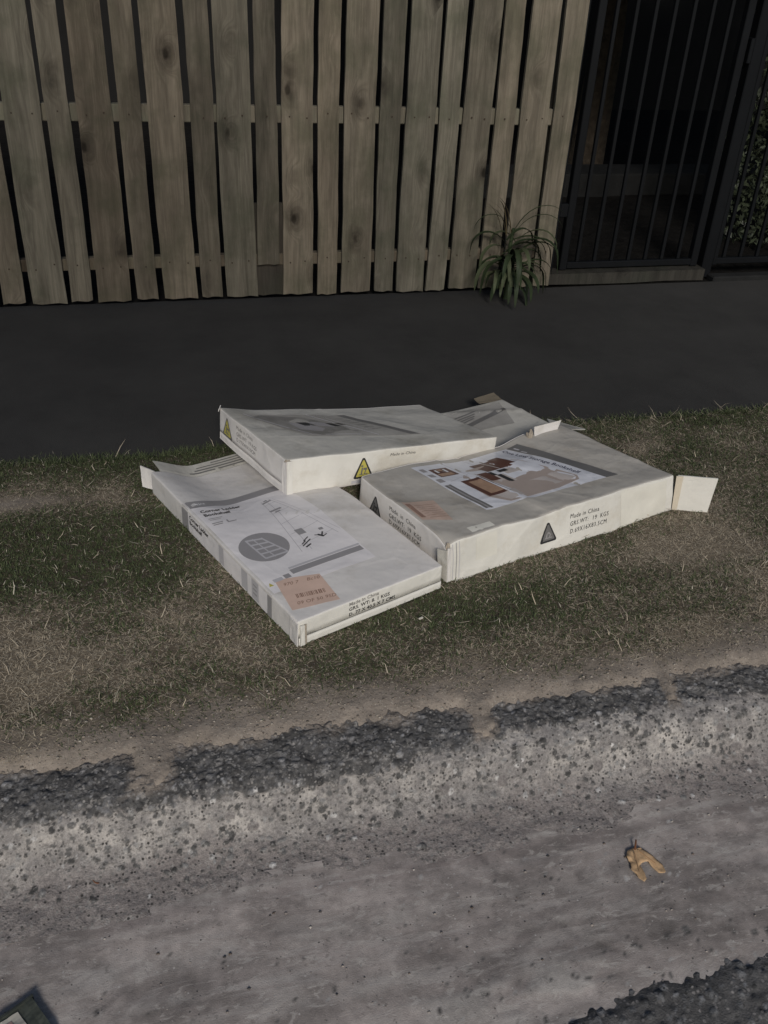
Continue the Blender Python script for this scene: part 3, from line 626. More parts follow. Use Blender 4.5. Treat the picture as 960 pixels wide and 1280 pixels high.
for body, y, mm in (('Made in China', .056, M['fadedink']), ('GRS. WT: 8. 1 KGS', .0415, M['ink']), ('D. 77 X 40.5 X 7 CMS', .0262, M['ink'])):
    c1.text('lettering', 'front', body, .135, y, .0135, mm, .0006, bold=.0003, spacing=1.05)
f = lambda a, b, z: Vector((.266 + e1[0] * a + n1[0] * b, 1.548 + e1[1] * a + n1[1] * b, z)) - Vector(r1.location)
slab_flap('end_flap', [Vector(p_) - Vector(r1.location) for p_ in ((-.003, 2.268, .010), (-.041, 2.296, .010), (-.042, 2.320, .064), (-.006, 2.277, .066))], M['card'], r1, .003)
slab_flap('corner_fold', [f(-.003, .028, .010), f(-.004, -.004, .008), f(-.003, -.004, .068), f(-.002, .030, .070)], M['card'], r1, .002, 4)
slab_flap('corner_fold', [f(.004, -.006, .007), f(.016, -.006, .007), f(.015, -.0055, .061), f(.004, -.0055, .063)], M['card_cream'], r1, .003, 4)
slab_flap('torn_edge', [f(.0165, -.0055, .008), f(.021, -.0055, .008), f(.020, -.005, .062), f(.0155, -.005, .062)], M['card_edge'], r1, .002, 6)
# loose inner flap with print continuing from the open far end
V_, F_ = [], []; na, nb = 24, 5
for k in range(2):
    for j in range(nb + 1):
        for i in range(na + 1):
            a = .03 + (.385 - .03) * i / na; b = L1 + .003 + .052 * j / nb
            x_ = c1.V(a, b, H1) - c1.inv; x_.z += -.003 + .011 * (j / nb) ** .7 - .0025 * k; V_.append(x_)
m_ = (na + 1) * (nb + 1)
for j in range(nb):
    for i in range(na):
        a = j * (na + 1) + i; F_ += [(a, a + 1, a + na + 2, a + na + 1), (m_ + a, m_ + a + na + 1, m_ + a + na + 2, m_ + a + 1)]
for i in range(na): F_ += [(i + 1, i, m_ + i, m_ + i + 1), (nb * (na + 1) + i, nb * (na + 1) + i + 1, m_ + nb * (na + 1) + i + 1, m_ + nb * (na + 1) + i)]
fl = mesh_obj('end_flap', V_, F_, M['card_dull'], r1)
def strip_on(rows, m):
    V_, F_ = [], []
    for (a0, a1, b0, b1) in rows:
        k = len(V_); n = 6
        for i in range(n + 1):
            for b in (b0, b1):
                x_ = c1.V(a0 + (a1 - a0) * i / n, L1 + b, H1) - c1.inv; x_.z += -.003 + .011 * ((b - .003) / .052) ** .7 + .0009; V_.append(x_)
        F_ += [(k + 2 * i, k + 2 * i + 2, k + 2 * i + 3, k + 2 * i + 1) for i in range(n)]
    return mesh_obj('small_print', V_, F_, m, fl)
strip_on([(.12, .20, .012, .017), (.21, .33, .012, .017), (.14, .30, .022, .027), (.15, .34, .033, .037), (.20, .33, .043, .047)], M['dgrey'])

# ---- carton 2: right, thick, storage bookshelf ---------------------------------------------------
r2 = empty('carton', (.663, 1.713, 0)); tag(r2, 'beige thick carton with brown shelf picture and open right end flap', 'carton', 'discarded flat furniture cartons on the verge')
W2, L2, H2 = .765, .378, .115
bot = [(.663, 1.713, .004), (1.402, 1.927, .006), (1.295, 2.287, .006), (.527, 2.078, .006)]
top = [(.655, 1.716, .124), (1.388, 1.934, .116), (1.20, 2.292, .112), (.524, 2.066, .119)]
def d2(a, b, c, w):
    mid = math.sin(math.pi * min(1, max(0, a / W2))) * math.sin(math.pi * min(1, max(0, b / L2)))
    z = -.006 * mid + .0034 * nz(a, b, 8, 7.7) + .0016 * nz(a, b, 17, 7.1) - .012 * math.exp(-(a / .03) ** 2 - (b / .03) ** 2) * w
    z += crease(a, b, .26, .40, .34, -.01, .006, .0035) + crease(a, b, .35, .38, .52, .05, .005, -.003) + crease(a, b, .0, .235, .12, .0, .006, .002)
    z += -.022 * ss1(.22, .38, b) * ss1(.15, .35, a) * (1 - ss1(.50, .62, a)) + crease(a, b, .60, .34, .77, .10, .006, .003)
    z += -.009 * math.exp(-((a - .30) / .05) ** 2) * ss1(.08, 0, b) + .004 * ss1(.45, .8, a) * ss1(.1, 0, b)
    y = (.004 * nz(a, c, 9, 2.2) + .0028 * nz(a, c, 21, 2.9) + .007 * math.exp(-abs(a - .175) / .008) * ss1(.3, 1, w) - .006 * math.exp(-((a - .55) / .2) ** 2) * (1 - w)) * ss1(.2, 0, b)
    y += -.006 * math.exp(-((a - .30) / .03) ** 2) * ss1(.2, 0, b) * w * -1
    return Vector((.003 * nz(b, c, 11, 5.1) * ss1(.1, 0, a), y, z * w + (.006 * ss1(.45, .8, a) + .002 * nz(a, b, 12, 8)) * (1 - w)))
c2 = Carton(bot, top, W2, L2, H2, d2, r2, r=.007)
c2.panel('top', 'top_panel', M['card_grey']); c2.panel('left', 'side_panel', M['card']); c2.panel('front', 'front_panel', M['card_cream'])
c2.panel('back', 'back_panel', M['card']); c2.panel('right', 'end_panel', M['card'], q0=.0, q1=.095); c2.panel('bottom', 'bottom_panel', M['card'])
# label in the top panel's own (p, q) frame
lab = c2.prints('label', 'top', [[(.188, .082), (.600, .076), (.512, .350), (.158, .356)]], M['label2'], .0005)
def lq(u, v):                                                     # label coordinates (0..1, 0..1) to panel coordinates
    a = [(.188, .082), (.600, .076), (.512, .350), (.158, .356)]
    x = (a[0][0] * (1 - u) + a[1][0] * u) * (1 - v) + (a[3][0] * (1 - u) + a[2][0] * u) * v
    y = (a[0][1] * (1 - u) + a[1][1] * u) * (1 - v) + (a[3][1] * (1 - u) + a[2][1] * u) * v
    return (x, y)
def lr(u0, v0, u1, v1): return [lq(u0, v0), lq(u1, v0), lq(u1, v1), lq(u0, v1)]
c2.prints('grey_band', 'top', [[(.600, .076), (.642, .074), (.556, .350), (.514, .350)]], M['dgrey'], .0006)
c2.prints('lettering', 'top', [[(.528, .338), (.532, .322), (.538, .322), (.534, .338)], [(.530, .312), (.536, .296), (.541, .296), (.535, .312)]], M['lgrey'], .0009)
# picture of a room
pts = [lq(*t) for t in ((.22, .04), (.30, .02), (.62, .04), (.84, .09), (.885, .16), (.87, .30), (.84, .66), (.80, .74), (.60, .78), (.36, .76), (.24, .64), (.17, .50), (.15, .20))]
pic = c2.prints('picture', 'top', [pts], M['tan'], .0009, parent=lab)
c2.prints('picture_floor', 'top', [[lq(.24, .06), lq(.86, .14), lq(.80, .32), lq(.20, .20)]], M['tan2'], .0012, parent=lab)
c2.prints('picture_sofa', 'top', [lr(.55, .12, .82, .30), lr(.40, .22, .52, .52), lr(.55, .50, .66, .60)], M['tan2'], .0014, parent=lab)
c2.prints('picture_shelf', 'top', [lr(.16, .20, .34, .56), lr(.34, .44, .44, .62), lr(.46, .62, .70, .84), lr(.62, .76, .86, .98)][:3] + [lr(.66, .66, .76, .86)], M['maroon'], .0015, parent=lab)
c2.prints('picture_shelf_front', 'top', [lr(.20, .24, .31, .52)], M['woodprint'], .0019, parent=lab)
c2.prints('picture_items', 'top', [lr(.46, .36, .50, .52), lr(.52, .55, .60, .60), lr(.44, .52, .47, .60)], M['ink'], .0019, parent=lab)
c2.prints('picture_divider', 'top', [lr(.57, .62, .58, .84), lr(.34, .40, .352, .64)], M['tan2'], .0019, parent=lab)
c2.prints('small_picture', 'top', [lr(.10, .72, .27, .90)], M['maroon'], .0010, parent=lab)
c2.prints('small_picture_front', 'top', [lr(.11, .73, .24, .79), lr(.16, .84, .20, .88)], M['woodprint'], .0014, parent=lab)
c2.prints('small_picture_front', 'top', [lr(.13, .81, .15, .87), lr(.21, .80, .23, .87)], M['white_ink'], .0016, parent=lab)
c2.prints('panel_lines', 'top', [seg(*lq(.30, .66), *lq(.30, .99), .0016), seg(*lq(.52, .84), *lq(.52, .99), .0016), seg(*lq(.10, .60), *lq(.30, .66), .0016), seg(*lq(.12, .995), *lq(.30, .60), .0012)], M['lgrey'], .0010, parent=lab)
c2.prints('grey_bar', 'top', [lr(.015, .03, .034, .56), lr(.048, .02, .067, .56)], M['dgrey'], .0010, parent=lab)
c2.prints('grey_bar', 'top', [lr(.034, .03, .048, .56)], M['mgrey'], .0009, parent=lab)
c2.prints('grey_square', 'top', [lr(.02, .62, .07, .69), lr(.02, .74, .07, .80), lr(.025, .86, .07, .93)], M['mgrey'], .0010, parent=lab)
tx = lq(.915, .965); ty = lq(.915, .05); ang = math.atan2(ty[1] - tx[1], ty[0] - tx[0])
c2.text('title', 'top', 'One Low Storage Bookshelf', tx[0], tx[1], .0245, M['navy'], .0010, ang=ang, bold=.0004, sx=.80, parent=lab)
st = c2.prints('sticker', 'top', [[(.010, .112), (.082, .082), (.100, .185), (.014, .208)]], M['peach_dull'], .0005)
c2.prints('small_print', 'top', [[(.016, .196), (.015, .122), (.026, .118), (.028, .192)]], M['peachink'], .0009, parent=st)
c2.prints('small_print', 'top', [seg(.034, .180 - .011 * k, .084, .168 - .011 * k, .0016) for k in range(7)], M['peachink'], .0008, parent=st)
# thin sheet of tape over the front edge
c2.prints('packing_tape', 'top', [[(.086, .0), (.155, .0), (.155, .032), (.086, .036)]], M['tape'], .0007)
c2.prints('packing_tape', 'front', [rect(.088, .040, .152, H2)], M['tape'], .0007)
c2.prints('packing_tape', 'front', [rect(.565, .0, .735, H2 - .002)], M['tape'], .0006)
for k, x in enumerate((.018, .028, .037)): c2.prints('scored_line', 'front', [rect(x, .004, x + .0022, H2 - .004)], M['mgrey'] if k == 1 else M['lgrey'], .0005)
def triangle(cx, cy, h, w, lean=0.0): return [(cx - w / 2, cy), (cx + w / 2, cy), (cx + lean, cy + h)]
def tri_round(cx, cy, h, w, r):
    p = []
    for (x, y, a0) in ((cx - w / 2 + r, cy + r, 210), (cx + w / 2 - r, cy + r, 330), (cx, cy + h - r * 1.2, 90)):
        for k in range(-2, 3): a = math.radians(a0 + k * 24); p.append((x + r * math.cos(a), y + r * math.sin(a)))
    return p
def warn(box, face, cx, cy, h, w, base, inner, mark, name='warning_triangle'):
    t = box.prints(name, face, [tri_round(cx, cy, h, w, .005)], base, .0008)
    box.prints('triangle_face', face, [tri_round(cx, cy + .006, h * .80, w * .74, .003)], inner, .0012, parent=t)
    box.prints('lifting_mark', face, [circle(cx - .004, cy + h * .60, .0034, 8), seg(cx - .006, cy + h * .18, cx - .003, cy + h * .52, .004), seg(cx + .003, cy + h * .18, cx + .008, cy + h * .42, .003), rect(cx, cy + h * .40, cx + .011, cy + h * .50), rect(cx - w * .22, cy + .012, cx + w * .22, cy + .0145)], mark, .0016, parent=t)
warn(c2, 'front', .318, .026, .062, .052, M['ink'], M['dgrey'], M['mgrey'])
warn(c2, 'left', L2 - .300, .030, .062, .052, M['ink'], M['dgrey'], M['ink'])
for body, y in (('Made in China', .076), ('GRS.WT:  19  KGS', .054), ('D.69X16X83.5CM', .032)):
    c2.text('lettering', 'front', body, .388, y, .0185, M['ink'], .0009, sx=.80, spacing=1.15, slant=.15)
for body, y in (('Made  in  China', .082), ('GRS.WT:  19  KGS', .060), ('D.69X16X83.5CM', .040)):
    c2.text('lettering', 'left', body, L2 - .238, y, .0185, M['ink'], .0009, sx=.85, spacing=1.1)
R2 = Vector(r2.location)
# the open flap on the right, standing out from the front panel
slab_flap('open_end_flap', [Vector((1.404, 1.923, .010)) - R2, Vector((1.498, 1.897, .004)) - R2, Vector((1.506, 1.900, .114)) - R2, Vector((1.398, 1.930, .118)) - R2], M['card_cream'], r2, .004, 8, .002)
slab_flap('flap_hinge', [Vector((1.398, 1.921, .012)) - R2, Vector((1.412, 1.917, .010)) - R2, Vector((1.408, 1.920, .119)) - R2, Vector((1.390, 1.926, .119)) - R2], M['kraft'], r2, .002, 6, .002)
# lifted flap and crumpled corner at the far edge
slab_flap('lifted_flap', [Vector((1.092, 2.222, .106)) - R2, Vector((1.178, 2.256, .108)) - R2, Vector((1.186, 2.268, .134)) - R2, Vector((1.090, 2.245, .130)) - R2], M['card'], r2, .003, 8, .010)
def crumple(name, c, size, m, parent, seed, squash=(1, 1, 1)):
    bm = bmesh.new(); bmesh.ops.create_icosphere(bm, subdivisions=3, radius=1)
    for v in bm.verts:
        d = v.co.normalized(); k = 1 + .55 * mnoise.noise(d * 1.6 + Vector((seed, 0, 0))) + .35 * abs(mnoise.noise(d * 3.7 + Vector((0, seed, 0))))
        v.co = Vector((d.x * k * size * squash[0], d.y * k * size * squash[1], d.z * k * size * squash[2])) + Vector(c)
    return bm_obj(name, bm, m, parent)
crumple('torn_corner', Vector((1.075, 2.225, .112)) - R2, .012, M['card_edge'], r2, 3.1, (.8, .7, 1.7))
crumple('torn_corner', Vector((.659, 1.716, .113)) - R2, .006, M['card_edge'], r2, 5.1, (.8, .6, 1.4))
slab_flap('corner_fold', [Vector((.645, 1.728, .02)) - R2, Vector((.661, 1.708, .012)) - R2, Vector((.656, 1.710, .104)) - R2, Vector((.640, 1.732, .098)) - R2], M['card_dull'], r2, .003, 6, .003)
slab_flap('corner_fold', [Vector((.6625, 1.708, .010)) - R2, Vector((.674, 1.712, .010)) - R2, Vector((.668, 1.714, .108)) - R2, Vector((.656, 1.710, .110)) - R2], M['card'], r2, .002, 6, .002)

# ---- carton 3: back left, resting on the others ----------------------------------------------------
r3 = empty('carton', (.333, 2.118, 0)); tag(r3, 'cream carton with yellow warning triangles lying tilted on top of the pile', 'carton', 'discarded flat furniture cartons on the verge')
W3, L3, H3 = .635, .362, .102
bot = [(.331, 2.114, .050), (.962, 2.202, .056), (.815, 2.482, .052), (.186, 2.449, .066)]
top = [(.333, 2.122, .156), (.962, 2.200, .134), (.812, 2.474, .116), (.190, 2.449, .164)]
def d3(a, b, c, w):
    mid = math.sin(math.pi * min(1, max(0, a / W3)))
    z = -.010 * mid * ss1(.1, .36, b) + .0030 * nz(a, b, 8, 17.7) + .0014 * nz(a, b, 18, 17.1) + crease(a, b, .30, .37, .55, .05, .005, .0015)
    z -= .004 * math.exp(-((a - .12) / .06) ** 2) * ss1(.2, .36, b)
    y = (.0030 * nz(a, c, 9, 12.2) + .002 * nz(a, c, 22, 12.9)) * ss1(.1, 0, b)
    x = .004 * nz(b, c, 10, 15.1) * ss1(.1, 0, a)
    return Vector((x, y, z * w))
c3 = Carton(bot, top, W3, L3, H3, d3, r3, r=.005)
c3.panel('top', 'top_panel', M['card_dull']); c3.panel('front', 'front_panel', M['card_cream']); c3.panel('back', 'back_panel', M['card']); c3.panel('right', 'end_panel', M['card'])  # top panel coloured darker than the sides for its weaker, grazing light
c3.panel('left', 'side_flap', M['card'], q0=.024); c3.panel('left', 'side_lip', M['card'], q1=.0225, off=-.002); c3.panel('bottom', 'bottom_panel', M['card'])
L_ = [(.140, .132), (.450, .080), (.345, .300), (.040, .318)]
lab = c3.prints('glossy_label', 'top', [L_], M['label_dull'], .0006)
def l3(u, v):
    x = (L_[0][0] * (1 - u) + L_[1][0] * u) * (1 - v) + (L_[3][0] * (1 - u) + L_[2][0] * u) * v
    y = (L_[0][1] * (1 - u) + L_[1][1] * u) * (1 - v) + (L_[3][1] * (1 - u) + L_[2][1] * u) * v
    return (x, y)
def l3r(u0, v0, u1, v1): return [l3(u0, v0), l3(u1, v0), l3(u1, v1), l3(u0, v1)]
c3.prints('dark_bar', 'top', [l3r(.91, .02, .99, .98)], M['dgrey'], .0010, parent=lab)
c3.prints('picture', 'top', [[l3(*t) for t in ((.06, .10), (.22, .04), (.58, .20), (.60, .55), (.48, .86), (.16, .96), (.02, .86), (.03, .40))]], M['fgrey'], .0010, parent=lab)
c3.prints('picture_mark', 'top', [[l3(*t) for t in ((.12, .30), (.26, .22), (.36, .34), (.34, .56), (.20, .62))], [l3(*t) for t in ((.38, .45), (.50, .40), (.52, .60), (.44, .66), (.37, .60))]], M['mgrey'], .0014, parent=lab)
c3.prints('picture_mark', 'top', [l3r(.27, .48, .37, .62), l3r(.52, .44, .58, .58), l3r(.62, .50, .66, .60)], M['ink'], .0015, parent=lab)
c3.prints('fold_line', 'top', [seg(*l3(.64, .04), *l3(.62, .99), .0035), seg(*l3(.02, .98), *l3(.08, .08), .003), seg(*l3(.08, .08), *l3(.50, .06), .0025), seg(*l3(.72, .3), *l3(.70, .99), .0015)], M['lgrey'], .0012, parent=lab)
c3.prints('small_print', 'top', [seg(*l3(.76, .30 + .1 * k), *l3(.86, .32 + .1 * k), .003) for k in range(6)], M['dgrey'], .0011, parent=lab)
warn(c3, 'front', .222, .016, .068, .056, M['ink'], M['yellow'], M['dgrey'])
c3.prints('mark_plate', 'front', [rect(.188, .002, .220, .012)], M['lgrey'], .0008)
warn(c3, 'left', .052, .026, .064, .056, M['dgrey'], M['yellow'], M['dgrey'])
c3.text('lettering', 'front', 'Made in China', .300, .076, .014, M['ink'], .0008, sx=.95, slant=.15)
for body, y in (('Made in China', .078), ('GRS.WT: 19 KGS', .058), ('D.77X40X10CM', .040)):
    c3.text('lettering', 'left', body, .105, y, .0165, M['dgrey'], .0008, sx=.85, spacing=1.05)
R3 = Vector(r3.location)
crumple('torn_corner', Vector((.338, 2.124, .151)) - R3, .005, M['card_edge'], r3, 9.1, (1.6, .8, .7))
slab_flap('corner_fold', [Vector((.323, 2.130, .054)) - R3, Vector((.333, 2.112, .050)) - R3, Vector((.335, 2.118, .150)) - R3, Vector((.326, 2.135, .150)) - R3], M['card'], r3, .003, 6, .002)
slab_flap('corner_fold', [Vector((.333, 2.110, .051)) - R3, Vector((.350, 2.111, .051)) - R3, Vector((.350, 2.118, .152)) - R3, Vector((.336, 2.116, .153)) - R3], M['card_cream'], r3, .002, 6, .001)
slab_flap('torn_corner', [Vector((.189, 2.44, .155)) - R3, Vector((.193, 2.452, .155)) - R3, Vector((.196, 2.452, .169)) - R3, Vector((.190, 2.438, .165)) - R3], M['card'], r3, .002, 4, .002)

# ---- carton 4: behind, mostly covered ---------------------------------------------------------------
r4 = empty('carton', (1.0, 2.36, 0)); tag(r4, 'scuffed grey carton at the back with lines of small print, partly covered', 'carton', 'discarded flat furniture cartons on the verge')
W4, L4, H4 = .39, .30, .045
bot = [(.89, 2.205, .004), (1.262, 2.352, .004), (1.135, 2.60, .002), (.79, 2.50, .002)]
top = [(.89, 2.205, .048), (1.258, 2.350, .058), (1.135, 2.595, .056), (.79, 2.50, .050)]
def d4(a, b, c, w):
    z = .004 * nz(a, b, 8, 27.7) + crease(a, b, .39, .20, .10, .30, .01, .006) - .010 * math.exp(-((a - .3) / .08) ** 2 - ((b - .1) / .08) ** 2)
    return Vector((.003 * nz(b, c, 9, 4.4), .003 * nz(a, c, 9, 3.3), z * w))
c4 = Carton(bot, top, W4, L4, H4, d4, r4, r=.004)
for fc, nm, mm in (('top', 'top_panel', 'card_dull'), ('front', 'front_panel', 'card'), ('right', 'side_panel', 'card_dull'), ('left', 'side_panel', 'card_dull'), ('back', 'back_panel', 'card_dull'), ('bottom', 'bottom_panel', 'card_dull')):
    c4.panel(fc, nm, M[mm])
lab = c4.prints('label', 'top', [[(.02, .150), (.30, .140), (.36, .285), (.10, .285)]], M['label_dull'], .0006)
c4.prints('dark_bar', 'top', [[(.07, .158), (.34, .225), (.345, .245), (.06, .175)]], M['dgrey'], .0011, parent=lab)
c4.prints('small_print', 'top', [seg(.06 + .012 * k, .190 + .017 * k, .20 + .012 * k, .222 + .012 * k, .006) for k in range(4)], M['dgrey'], .0011, parent=lab)
R4 = Vector(r4.location)
slab_flap('loose_flap', [Vector((1.225, 2.395, .056)) - R4, Vector((1.262, 2.355, .058)) - R4, Vector((1.345, 2.388, .030)) - R4, Vector((1.24, 2.46, .040)) - R4], M['card_dull'], r4, .003, 8, .004)
slab_flap('torn_board', [Vector((1.05, 2.585, .054)) - R4, Vector((1.14, 2.60, .052)) - R4, Vector((1.12, 2.64, .058)) - R4, Vector((1.04, 2.61, .056)) - R4], M['inside'], r4, .003, 8, .004)

for o in bpy.data.objects:
    if o.name.split('.')[0] in ('plant_print', 'picture_mark', 'picture_items'): o['kind'] = 'stuff'      # tiny marks nobody could pick apart
# ---------------------------------------------------------------- grass
footprints = [
    [(.266, 1.548), (.644, 1.697), (.361, 2.413), (-.017, 2.264)],
    [(.663, 1.713), (1.402, 1.927), (1.295, 2.287), (.527, 2.078)],
    [(.89, 2.205), (1.262, 2.352), (1.135, 2.60), (.79, 2.50)]]
def inside(x, y, poly, grow=-.006):
    m = np.ones(len(x), bool); cx = sum(p[0] for p in poly) / 4; cy = sum(p[1] for p in poly) / 4
    for (x0, y0), (x1, y1) in zip(poly, poly[1:] + poly[:1]):
        dx, dy = x1 - x0, y1 - y0; l = math.hypot(dx, dy); m &= ((x - x0) * -dy + (y - y0) * dx) / l > -grow
    return m
def blades(N, dead_bias=0.0, lmul=1.0, region=(XA, XB, 1.30, 2.56), straw=False):
    x = rng.uniform(region[0], region[1], N); y = rng.uniform(region[2], region[3], N)
    cov = cover_map(x, y); g = green_map(x, y)
    keep = rng.random(N) < np.clip(cov * (.35 + .65 * (vnoise(x * 55, y * 55, 7) > .30)), .012, 1)
    for fp in footprints: keep &= ~inside(x, y, fp)
    x, y, g, cov = x[keep], y[keep], g[keep], cov[keep]; n = len(x)
    live = rng.random(n) < (g * .95 - dead_bias)
    ln = np.where(live, rng.uniform(.009, .021, n), rng.uniform(.009, .026, n)) * lmul * (.7 + .6 * cov)
    if straw: ln = rng.uniform(.018, .045, n)
    ln = ln * (1 + .8 * (y > 2.46))
    wd_ = np.where(live, rng.uniform(.0013, .0024, n), rng.uniform(.0010, .0020, n))
    az = rng.uniform(0, 2 * math.pi, n); t1 = np.where(live, rng.uniform(.6, 1.4, n), rng.uniform(1.15, 1.6, n)); t2 = t1 + rng.uniform(.1, .9, n)
    if straw: t1 = rng.uniform(1.1, 1.55, n); t2 = t1 + rng.uniform(-.3, .4, n); az2 = az + rng.uniform(-1, 1, n)
    else: az2 = az + rng.uniform(-.5, .5, n)
    z = soil_h(x, y) - .001 + (rng.uniform(.002, .012, n) if straw else 0)
    B = np.stack([x, y, z], 1); D1 = np.stack([np.sin(t1) * np.cos(az), np.sin(t1) * np.sin(az), np.cos(t1)], 1); D2 = np.stack([np.sin(t2) * np.cos(az2), np.sin(t2) * np.sin(az2), np.cos(t2)], 1)
    S = np.stack([-np.sin(az), np.cos(az), np.zeros(n)], 1) * (wd_ / 2)[:, None]
    Mi = B + D1 * (ln * .55)[:, None]; T = Mi + D2 * (ln * .45)[:, None]
    T[:, 2] = np.maximum(T[:, 2], soil_h(T[:, 0], T[:, 1]) + .001)
    V = np.stack([B - S, B + S, Mi + S * .8, Mi - S * .8, T], 1).reshape(-1, 3)
    k = np.arange(n)[:, None] * 5
    F = np.concatenate([k + np.array([[0, 1, 2]]), k + np.array([[0, 2, 3]]), k + np.array([[3, 2, 4]])])
    r1_ = rng.random((n, 1)); r2_ = rng.random((n, 1))
    green = np.array([.062, .078, .036]) * (.65 + .7 * r1_) + np.array([.020, .018, .006]) * r2_
    dead = np.array([.355, .305, .228]) * (.60 + .80 * r1_) + np.array([.015, .0, -.005]) * r2_
    pale = np.array([.52, .47, .37]) * (.6 + .5 * r1_)
    c = np.where(live[:, None], green, dead); c = np.where((rng.random(n) < (.12 if straw else .018))[:, None], pale, c)
    if straw: c = np.where((rng.random(n) < .5)[:, None], c, dead * 1.4)
    return V, F, np.repeat(c, 5, 0)
V, F, c_ = blades(430000, lmul=.74)
o = np_mesh('grass', V, F, M['grass'], c_, smooth=False)
tag(o, 'short patchy green and straw brown lawn grass on the verge', 'grass', kind='stuff')
V, F, c_ = blades(2600, straw=True)
o = np_mesh('dry_grass_clippings', V, F, M['grass'], c_, smooth=False)
tag(o, 'loose dry straw clippings lying over the lawn', 'grass', kind='stuff')

# ---------------------------------------------------------------- timber paling fence
fe = empty('paling_fence', (.6, 3.82, 0)); tag(fe, 'weathered timber paling fence with gaps between upright boards', 'fence')
FO = Vector(fe.location)
boards = [(-.422, -.290, -.418, -.292), (-.269, -.186, -.274, -.192), (-.164, -.034, -.164, -.043), (-.014, .070, -.019, .062), (.096, .231, .084, .214), (.251, .336, .242, .329),
          (.352, .482, .341, .470), (.488, .580, .492, .572), (.594, .720, .594, .715), (.741, .824, .735, .819), (.845, .973, .840, .966), (.992, 1.074, .984, 1.073), (1.092, 1.215, 1.093, 1.215),
          (1.232, 1.318, 1.234, 1.317), (1.334, 1.456, 1.339, 1.456), (1.476, 1.566, 1.473, 1.555), (1.586, 1.717, 1.582, 1.702), (1.737, 1.818, 1.725, 1.820)]
x = -.445
for k in range(10):
    w = .085 if k % 2 == 0 else .128; boards.append((x - w, x, x - w + random.uniform(-.006, .006), x + random.uniform(-.006, .006))); x -= w + .02
def board_obj(name, b, z0, z1, parent, y=0.0, th=.017, m=M['paling'], seed=0):
    """a sawn board with its own bow, cup and worn bottom end"""
    xl0, xr0, xl1, xr1 = b; nz_n, nx_n = 16, 4; V_ = []; bow = random.uniform(-.006, .006); tw = random.uniform(-.004, .004); cup = random.uniform(-.0015, .0025)
    ph = random.uniform(0, 6)
    for side in (0, 1):
        for j in range(nz_n + 1):
            v = j / nz_n; zz = z0 + (z1 - z0) * v
            for i in range(nx_n + 1):
                u = i / nx_n; t = (zz - .07) / 1.0
                xx = (xl0 + (xl1 - xl0) * t) * (1 - u) + (xr0 + (xr1 - xr0) * t) * u + .0018 * math.sin(zz * 7 + ph) + (.0012 * math.sin(zz * 23 + ph) if i in (0, nx_n) else 0)
                yy = y - (th if side == 0 else 0) + bow * math.sin(math.pi * v) * .6 + tw * (u - .5) * v * 2 + cup * ((u - .5) * 2) ** 2
                z2 = zz + (random.uniform(-.004, .004) if j == 0 else 0) - (.0015 if side == 0 and j == 0 else 0)
                if side == 0 and i in (0, nx_n): yy += .0016
                V_.append((xx - FO.x, yy, z2 if j else zz + .003 * math.sin(u * 9 + ph)))
    n = (nz_n + 1) * (nx_n + 1); F_ = []
    for j in range(nz_n):
        for i in range(nx_n):
            a = j * (nx_n + 1) + i; F_.append((a, a + 1, a + nx_n + 2, a + nx_n + 1)); F_.append((n + a, n + a + nx_n + 1, n + a + nx_n + 2, n + a + 1))
    ring = [(0, i) for i in range(nx_n + 1)] + [(j, nx_n) for j in range(1, nz_n + 1)] + [(nz_n, i) for i in range(nx_n - 1, -1, -1)] + [(j, 0) for j in range(nz_n - 1, 0, -1)]
    for (j, i), (j2, i2) in zip(ring, ring[1:] + ring[:1]):
        a, b_ = j * (nx_n + 1) + i, j2 * (nx_n + 1) + i2; F_.append((b_, a, n + a, n + b_))
    return mesh_obj(name, V_, F_, m, parent)
for k, b in enumerate(boards):
    z0 = .021 + random.uniform(-.004, .004)
    if k == 7:
        o = board_obj('paling', b, .155, 1.80, fe); o['label'] = 'short pale board that ends above the ground'
        o = board_obj('patch_board', (.478, .600, .478, .600), .018, .40, fe, y=.020, m=M['sill']); o['label'] = 'dark board showing behind the short board'
    else: board_obj('paling', b, z0, 1.80, fe)
for z in (.145, .705, 1.32):
    bm = box_geo(-1.60 - FO.x, 1.80 - FO.x, .003 + .0, .040, z, z + .062 if z > .2 else z + .048, .003); bm_obj('rail', bm, M['rail'], fe)
nb_ = bmesh.new()
for b in boards:
    for z in (.17, .735, 1.35):
        if b == boards[7] and z < .2: continue
        for u in ((.25, .75) if b[1] - b[0] > .1 else (.5,)):
            t = z - .07; xx = (b[0] + (b[2] - b[0]) * t) * (1 - u) + (b[1] + (b[3] - b[1]) * t) * u - FO.x + random.uniform(-.006, .006); zz = z + random.uniform(-.012, .012)
            g_ = bmesh.ops.create_cone(nb_, cap_ends=True, segments=8, radius1=.0034, radius2=.0028, depth=.004)
            for v in g_['verts']: v.co = Vector((xx + v.co.x, -.0185 + v.co.z, zz + v.co.y))
nl = bm_obj('nails', nb_, M['nail'], fe); nl['kind'] = 'stuff'
for x in (-1.2, 1.79):
    bm = box_geo(x - .05 - FO.x, x + .0 - FO.x, .042, .13, -.02, 1.75, .003); bm_obj('post', bm, M['rail'], fe)

